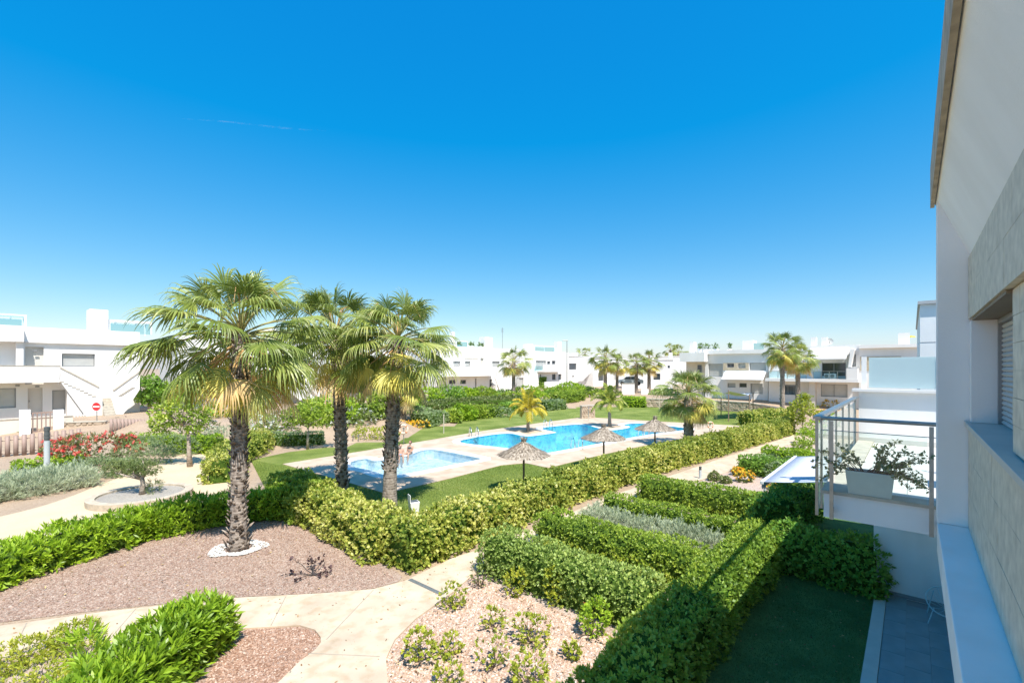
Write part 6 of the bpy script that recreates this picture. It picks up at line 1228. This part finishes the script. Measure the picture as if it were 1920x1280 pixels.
# no-entry sign
p = at(181, 790, 35); sg = thing('no_entry_sign', 'round red no-entry sign with white bar on a thin post', 'sign', (p.x, p.y, 0.9)); zc = H - (762 - HOR) / F * 35 - .9; R_ = 8.2 / F * 35
mb = MB(); mb.tube([(0, .03, 0), (0, .03, zc + .1)], .03, 8); mb.build('post', steel, sg)
mb = MB(); mb.lathe([(.001, 0), (R_, 0), (R_, .02), (.001, .02)], 32); o = mb.build('disc', mat('sign_red', (.62, .03, .03), .4, .03), sg); o.location = (0, 0, zc); o.rotation_euler = (math.pi / 2, 0, 0)
mb = MB(); mb.lathe([(R_ * .94, .0), (R_, .0), (R_, .004), (R_ * .94, .004)], 32); o = mb.build('rim', mat('sign_white', (.8, .8, .8), .4), sg); o.location = (0, -.021, zc); o.rotation_euler = (math.pi / 2, 0, 0)
mb = MB(); mb.box(-R_ * .74, R_ * .74, -.027, -.022, zc - R_ * .16, zc + R_ * .16); mb.build('bar', MATS['sign_white'], sg)
# lamp bollards
def bollard(label, base, h, r, name='lamp_bollard'):
    t = thing(name, label, 'lamp', base); mb = MB(); mb.lathe([(r, -.03), (r, h * .72), (r * .9, h * .72)], 20); mb.build('column', mat('pale_grey_paint', (.50, .54, .55), .45, .05, 5), t, smooth=False)
    mb = MB(); mb.lathe([(r * .9, h * .72), (r * .9, h * .76), (r * 1.0, h * .76), (r * 1.0, h * .79), (r * .88, h * .79), (r * .88, h * .83), (r, h * .83), (r, h * .86), (r * .88, h * .86), (r * .88, h * .92)], 20); mb.build('lamp_head', mat('dark_louvre', (.10, .11, .11), .5), t)
    mb = MB(); mb.lathe([(r * 1.02, h * .92), (r * 1.02, h), (.001, h * 1.01)], 20); mb.build('cap', MATS['dark_louvre'], t)
b = G(88, 892); bollard('pale grey lamp bollard among the silver plants at left', b, H - (800 - HOR) / F * b.y, .11)
b = G(1313, 897); bollard('short wooden-toned lamp bollard beside the path near the awning', b, .55, .06); b = G(1434, 962); bollard('slim grey post in the hedge under the awning corner', b, 1.2, .04)
# thin posts on the lawn
for u, v, vt, lb in ((832, 812, 778, 'thin pale post on the lawn right of the dome hedge'), (998, 784, 766, 'thin pale post on the lawn beside the yellow palm'), (1236, 769, 748, 'thin post on the lawn left of the bushy palm')):
    b = G(u, v); t = thing('thin_post', lb, 'post', b); mb = MB(); z = H - (vt - HOR) / F * b.y; mb.tube([(0, 0, -.05), (0, 0, z)], .035, 8); mb.build('shaft', mat('pale_post', (.55, .5, .4), .6), t); mb = MB(); mb.lathe([(.05, z), (.05, z + .05), (.001, z + .07)], 10); mb.build('cap', MATS['pale_post'], t)
# bike loops on the slab
for u, lb in ((662, 'left steel hoop on the concrete slab behind the small pool'), (672, 'right steel hoop on the concrete slab behind the small pool')):
    t = thing('steel_hoop', lb, 'hoop', G(u, 828), .3); mb = MB(); mb.tube([(0, -.15, 0), (0, -.15, .4), (0, -.08, .46), (0, .08, .46), (0, .15, .4), (0, .15, 0)], .025, 8); mb.build('tube', steel, t)
t = thing('low_bench', 'small pale stone bench beside the slab behind the small pool', 'bench', G(614, 819), .2); mb = MB(); mb.box(-.5, .5, -.2, .2, .32, .42); mb.build('seat', copem, t, bevel=.02)
for x in (-.4, .3): mb = MB(); mb.box(x, x + .12, -.17, .17, 0, .318); mb.build('leg', copem, t)
# white bin on the lawn behind the hedge
t = thing('litter_bin', 'small white litter bin with raised flap on the lawn behind the hedge', 'bin', G(776, 962), .5)
mb = MB(); mb.add([(-.13, -.13, 0), (.13, -.13, 0), (.13, .13, 0), (-.13, .13, 0), (-.17, -.17, .42), (.17, -.17, .42), (.17, .17, .42), (-.17, .17, .42)], [(3, 2, 1, 0), (0, 1, 5, 4), (1, 2, 6, 5), (2, 3, 7, 6), (3, 0, 4, 7), (4, 5, 6, 7)]); mb.build('body', stucco2, t, bevel=.02)
mb = MB(); mb.box(-.175, -.155, -.15, .15, .421, .66); mb.build('flap', stucco2, t); mb = MB(); mb.box(-.13, .13, -.13, .13, .421, .43); mb.build('opening', MATS['dark_louvre'], t)
# street lamp and shade sail
b = at(1063, 742, 75); t = thing('street_lamp', 'tall thin street lamp with flat head in front of the central houses', 'street lamp', (b.x, b.y, 1.0)); zt_ = H + (690 - 639) / F * 75 - 1; mb = MB(); mb.tube([(0, 0, 0), (0, 0, zt_)], [.09, .05], 8); mb.build('pole', steel, t); mb = MB(); mb.box(-.75, .15, -.12, .12, zt_, zt_ + .1); mb.build('lamp_head', steel, t, bevel=.03)
sb = G(1365, 790); t = thing('shade_sail', 'white shade sail on wooden posts at the far end of the lawn', 'sail', sb); q = [at(1366, 733, sb.y), at(1352, 738, sb.y + 5), at(1412, 737, sb.y + 6), at(1405, 741, sb.y + 1)]; Q = [p - sb for p in q]
mb = MB(); v = []; n = 8
for i in range(n + 1):
    for j in range(n + 1):
        a, c = i / n, j / n; p = Q[0].lerp(Q[1], a).lerp(Q[3].lerp(Q[2], a), c); ctr = (Q[0] + Q[1] + Q[2] + Q[3]) / 4; k = .22 * (1 - (2 * abs(a - .5)) ** 2 * (2 * abs(c - .5)) ** 2); p = p.lerp(ctr, k * (max(abs(a - .5), abs(c - .5)) * 2) * .7); v.append(p - Vector((0, 0, .25 * math.sin(math.pi * a) * math.sin(math.pi * c))))
mb.add(v, [(i * (n + 1) + j, i * (n + 1) + j + 1, (i + 1) * (n + 1) + j + 1, (i + 1) * (n + 1) + j) for i in range(n) for j in range(n)]); mb.build('canvas', mat('sail_canvas', (.75, .74, .70), .9), t, smooth=True)
for p in Q: mb = MB(); mb.tube([(p.x, p.y, -.1), (p.x, p.y, p.z + .1)], .05, 8); mb.build('post', woodm, t)
# wheeled parasol-less items: two bicycles by the fence
def bicycle(label, base, rz, m):
    t = thing('bicycle', label, 'bicycle', base, rz, None); tyre = mat('black_rubber', (.03, .03, .03), .8)
    for x in (-.52, .52):
        mb = MB(); c = [(x + .33 * math.cos(a), 0, .34 + .33 * math.sin(a)) for a in np.linspace(0, 2 * math.pi, 25)]; mb.tube(c, .022, 6, cap=False); w = mb.build('wheel', tyre, t)
        sp = MB()
        for k in range(8): a = k * math.pi / 4; sp.tube([(x, 0, .34), (x + .32 * math.cos(a), 0, .34 + .32 * math.sin(a))], .005, 4)
        sp.build('spokes', steel, w)
    mb = MB(); A, Bq, Cq, Dq = Vector((-.52, 0, .34)), Vector((-.08, 0, .3)), Vector((-.2, 0, .82)), Vector((.36, 0, .86)); mb.tube([A, Bq, Dq, Cq, A], .02, 6); mb.tube([Cq, Bq], .02, 6); mb.tube([Vector((.52, 0, .34)), Dq, Vector((.33, 0, 1.0))], .02, 6); mb.build('frame', m, t)
    mb = MB(); mb.tube([(.30, -.25, 1.02), (.36, -.1, 1.0), (.36, .1, 1.0), (.30, .25, 1.02)], .016, 6); mb.build('handlebar', steel, t); mb = MB(); mb.box(-.34, -.08, -.07, .07, .88, .93); mb.build('saddle', tyre, t, bevel=.025); mb = MB(); mb.tube([(-.2, 0, .8), (-.21, 0, .9)], .015, 6); mb.build('seat_post', steel, t)
b = at(226, 803, 38); bicycle('bicycle parked behind the spaced palings below the front flight of stairs', b, .9, mat('red_bike_paint', (.3, .06, .06), .4)); b = at(294, 803, 40); bicycle('bicycle parked in the gap beside the leaning tree', b, 1.3, mat('dark_bike_paint', (.08, .08, .1), .4))
# parked car behind the pair of palms
ct = thing('parked_car', 'pale blue-grey parked car glimpsed between the pair of palms', 'car', at(1182, 722, 78), -.25); cp = mat('silver_blue_paint', (.55, .62, .66), .3, .02, 2); mb = MB()
prof = [(-2.1, .35), (-2.1, .85), (-1.3, 1.0), (-.7, 1.48), (.9, 1.5), (1.6, 1.0), (2.1, .9), (2.1, .35)]
mb.slab(prof, -.85, .85); mb.build('body', cp, ct, bevel=.06)
mb = MB(); mb.slab([(-1.1, 1.03), (-.62, 1.42), (.05, 1.43), (.05, 1.03)], -.858, .858); mb.slab([(.12, 1.03), (.12, 1.43), (.85, 1.44), (1.4, 1.03)], -.858, .858); mb.build('side_windows', darkpane, ct)
for x in (-1.3, 1.3):
    for y in (-.8, .8): mb = MB(); mb.lathe([(.001, -.1), (.2, -.1), (.33, -.1), (.33, .1), (.2, .1), (.001, .1)], 20); w = mb.build('wheel', MATS['black_rubber'], ct); w.location = (x, y, .33); w.rotation_euler = (math.pi / 2, 0, 0)
for y in (-.6, .6): mb = MB(); mb.box(-2.13, -2.09, y - .15, y + .15, .68, .8); mb.build('headlight', MATS['sign_white'], ct)
gwall = thing('garden_wall', 'white garden wall below the pair of palms', 'wall', at(1166, 740, 71), -.1); mb = MB(); mb.box(0, 1.9, 0, .3, -.6, 1.7); mb.box(2.9, 4.0, 0, .3, -.6, .9); mb.build('wall', stucco2, gwall); mb = MB(); mb.box(-.05, 1.95, -.05, .35, 1.702, 1.76); mb.build('coping', copingm, gwall)

# ------------------------------------------------------------------ two bathers on the edge of the small pool
skin_m = mat('skin', (.52, .30, .21), .6, .08, 6)
def person(label, loc, rz, sc_, verts, edges, radii, head, hair, suit, suitcol, hairc):
    t = thing('person', label, 'person', loc, rz); me = bpy.data.meshes.new('body'); me.from_pydata([Vector(v) * sc_ for v in verts], edges, []); o = link('body', me, t); me.materials.append(skin_m)
    o.modifiers.new('skin', 'SKIN'); me.skin_vertices[0].data
    for i, r in enumerate(radii): me.skin_vertices[0].data[i].radius = (r * sc_, r * sc_)
    for i in range(len(verts)): me.skin_vertices[0].data[i].use_root = (i == 0)
    o.modifiers['skin'].use_smooth_shade = True; s = o.modifiers.new('sub', 'SUBSURF'); s.levels = 2; s.render_levels = 2
    h = Vector(head) * sc_; mb = MB(); mb.lathe([(.001, -.115), (.05, -.11), (.075, -.06), (.088, 0), (.085, .05), (.06, .10), (.001, .118)], 16); hd = mb.build('head', skin_m, t, smooth=True); hd.location = h; hd.scale = (sc_ * 1.12, sc_, sc_)
    mb = MB(); mb.lathe([(.10, -.05), (.102, .02), (.096, .06), (.07, .11), (.001, .13)], 16); hr = mb.build('hair', mat('hair_' + hairc[0], hairc[1], .7), t, smooth=True); hr.location = h + Vector((-.02, 0, .01)) * sc_; hr.scale = (sc_ * 1.1, sc_, sc_); hr.rotation_euler = (0, -.35, 0)
    mb = MB()
    for y in (-.032, .032): mb.box(.085, .1, y - .012, y + .012, -.005, .008)
    mb.add([(.088, -.014, -.03), (.088, .014, -.03), (.115, 0, -.035), (.09, 0, .01)], [(0, 1, 2), (1, 3, 2), (3, 0, 2)]); mb.box(.078, .086, -.025, .025, -.068, -.06); fo = mb.build('face', mat('face_features', (.25, .12, .09), .7), t); fo.location = h; fo.scale = (sc_ * 1.1, sc_, sc_)
    for (p0, p1, r) in suit:
        mb = MB(); mb.tube([Vector(p0) * sc_, (Vector(p0) + Vector(p1)) / 2 * sc_, Vector(p1) * sc_], [r * sc_ * .97, r * sc_, r * sc_ * .97], 14); mb.build('swimwear', suitcol, t, smooth=True)
    return t
# seated: pelvis at origin, x = forward (towards the water)
V_ = [(0, 0, .10), (-.02, 0, .28), (-.03, 0, .45), (-.02, 0, .56), (.0, 0, .66),
      (.08, -.1, .08), (.46, -.13, .10), (.48, -.13, -.32), (.58, -.13, -.36), (.08, .1, .08), (.46, .14, .12), (.50, .14, -.30), (.60, .14, -.34),
      (-.03, -.18, .50), (-.08, -.24, .27), (.02, -.26, .06), (.06, -.26, .0), (-.03, .18, .50), (.04, .24, .28), (.24, .2, .2), (.31, .19, .18)]
E_ = [(0, 1), (1, 2), (2, 3), (3, 4), (0, 5), (5, 6), (6, 7), (7, 8), (0, 9), (9, 10), (10, 11), (11, 12), (2, 13), (13, 14), (14, 15), (15, 16), (2, 17), (17, 18), (18, 19), (19, 20)]
R_ = [.15, .135, .15, .07, .055, .10, .065, .05, .035, .10, .065, .05, .035, .06, .045, .035, .03, .06, .045, .035, .03]
e1 = G(751, 857); e2 = G(769, 852)
person('bather sitting on the small pool edge, head bowed, feet in the water, nearer one', (e1.x, e1.y, .04), -1.25, .80, V_, E_, R_, (.06, 0, .76), None, [((0, 0, .02), (-.01, 0, .2), .165)], mat('blue_swimwear', (.18, .30, .45), .8), ('fair', (.42, .27, .15)))
person('bather leaning on one arm on the small pool edge, farther one, in dark swimwear', (e2.x, e2.y, .04), -1.9, .86, V_, E_, R_, (.02, .02, .77), None, [((0, 0, .02), (-.01, 0, .2), .165), ((-.03, 0, .38), (-.03, 0, .48), .16)], mat('dark_swimwear', (.06, .10, .11), .8), ('brown', (.16, .07, .05)))

# faint aircraft trail far up in the sky
cm_, nt_, b_, o_ = _new('contrail_ice'); b_.inputs['Base Color'].default_value = (.8, .8, .8, 1); b_.inputs['Roughness'].default_value = 1
n1 = _tex(nt_, 'ShaderNodeTexNoise', .02, 5); r_ = _ramp(nt_, n1.outputs['Fac'], [(.4, (0, 0, 0)), (.8, (.05, .05, .05))]); nt_.links.new(r_.outputs[0], b_.inputs['Alpha'])
ctr = thing('contrail', 'faint white aircraft trail in the upper left sky', 'contrail', at(330, 222, 2600)); mb = MB(); a_, b2_ = Vector((0, 0, 0)), at(610, 246, 2600) - at(330, 222, 2600); up_ = Vector((0, 0, 1))
mb.tube([a_, a_.lerp(b2_, .35) + up_ * 5, a_.lerp(b2_, .7) - up_ * 3, b2_], [.6, 3.5, 5.0, 1.0], 10); mb.build('trail', cm_, ctr, smooth=True)
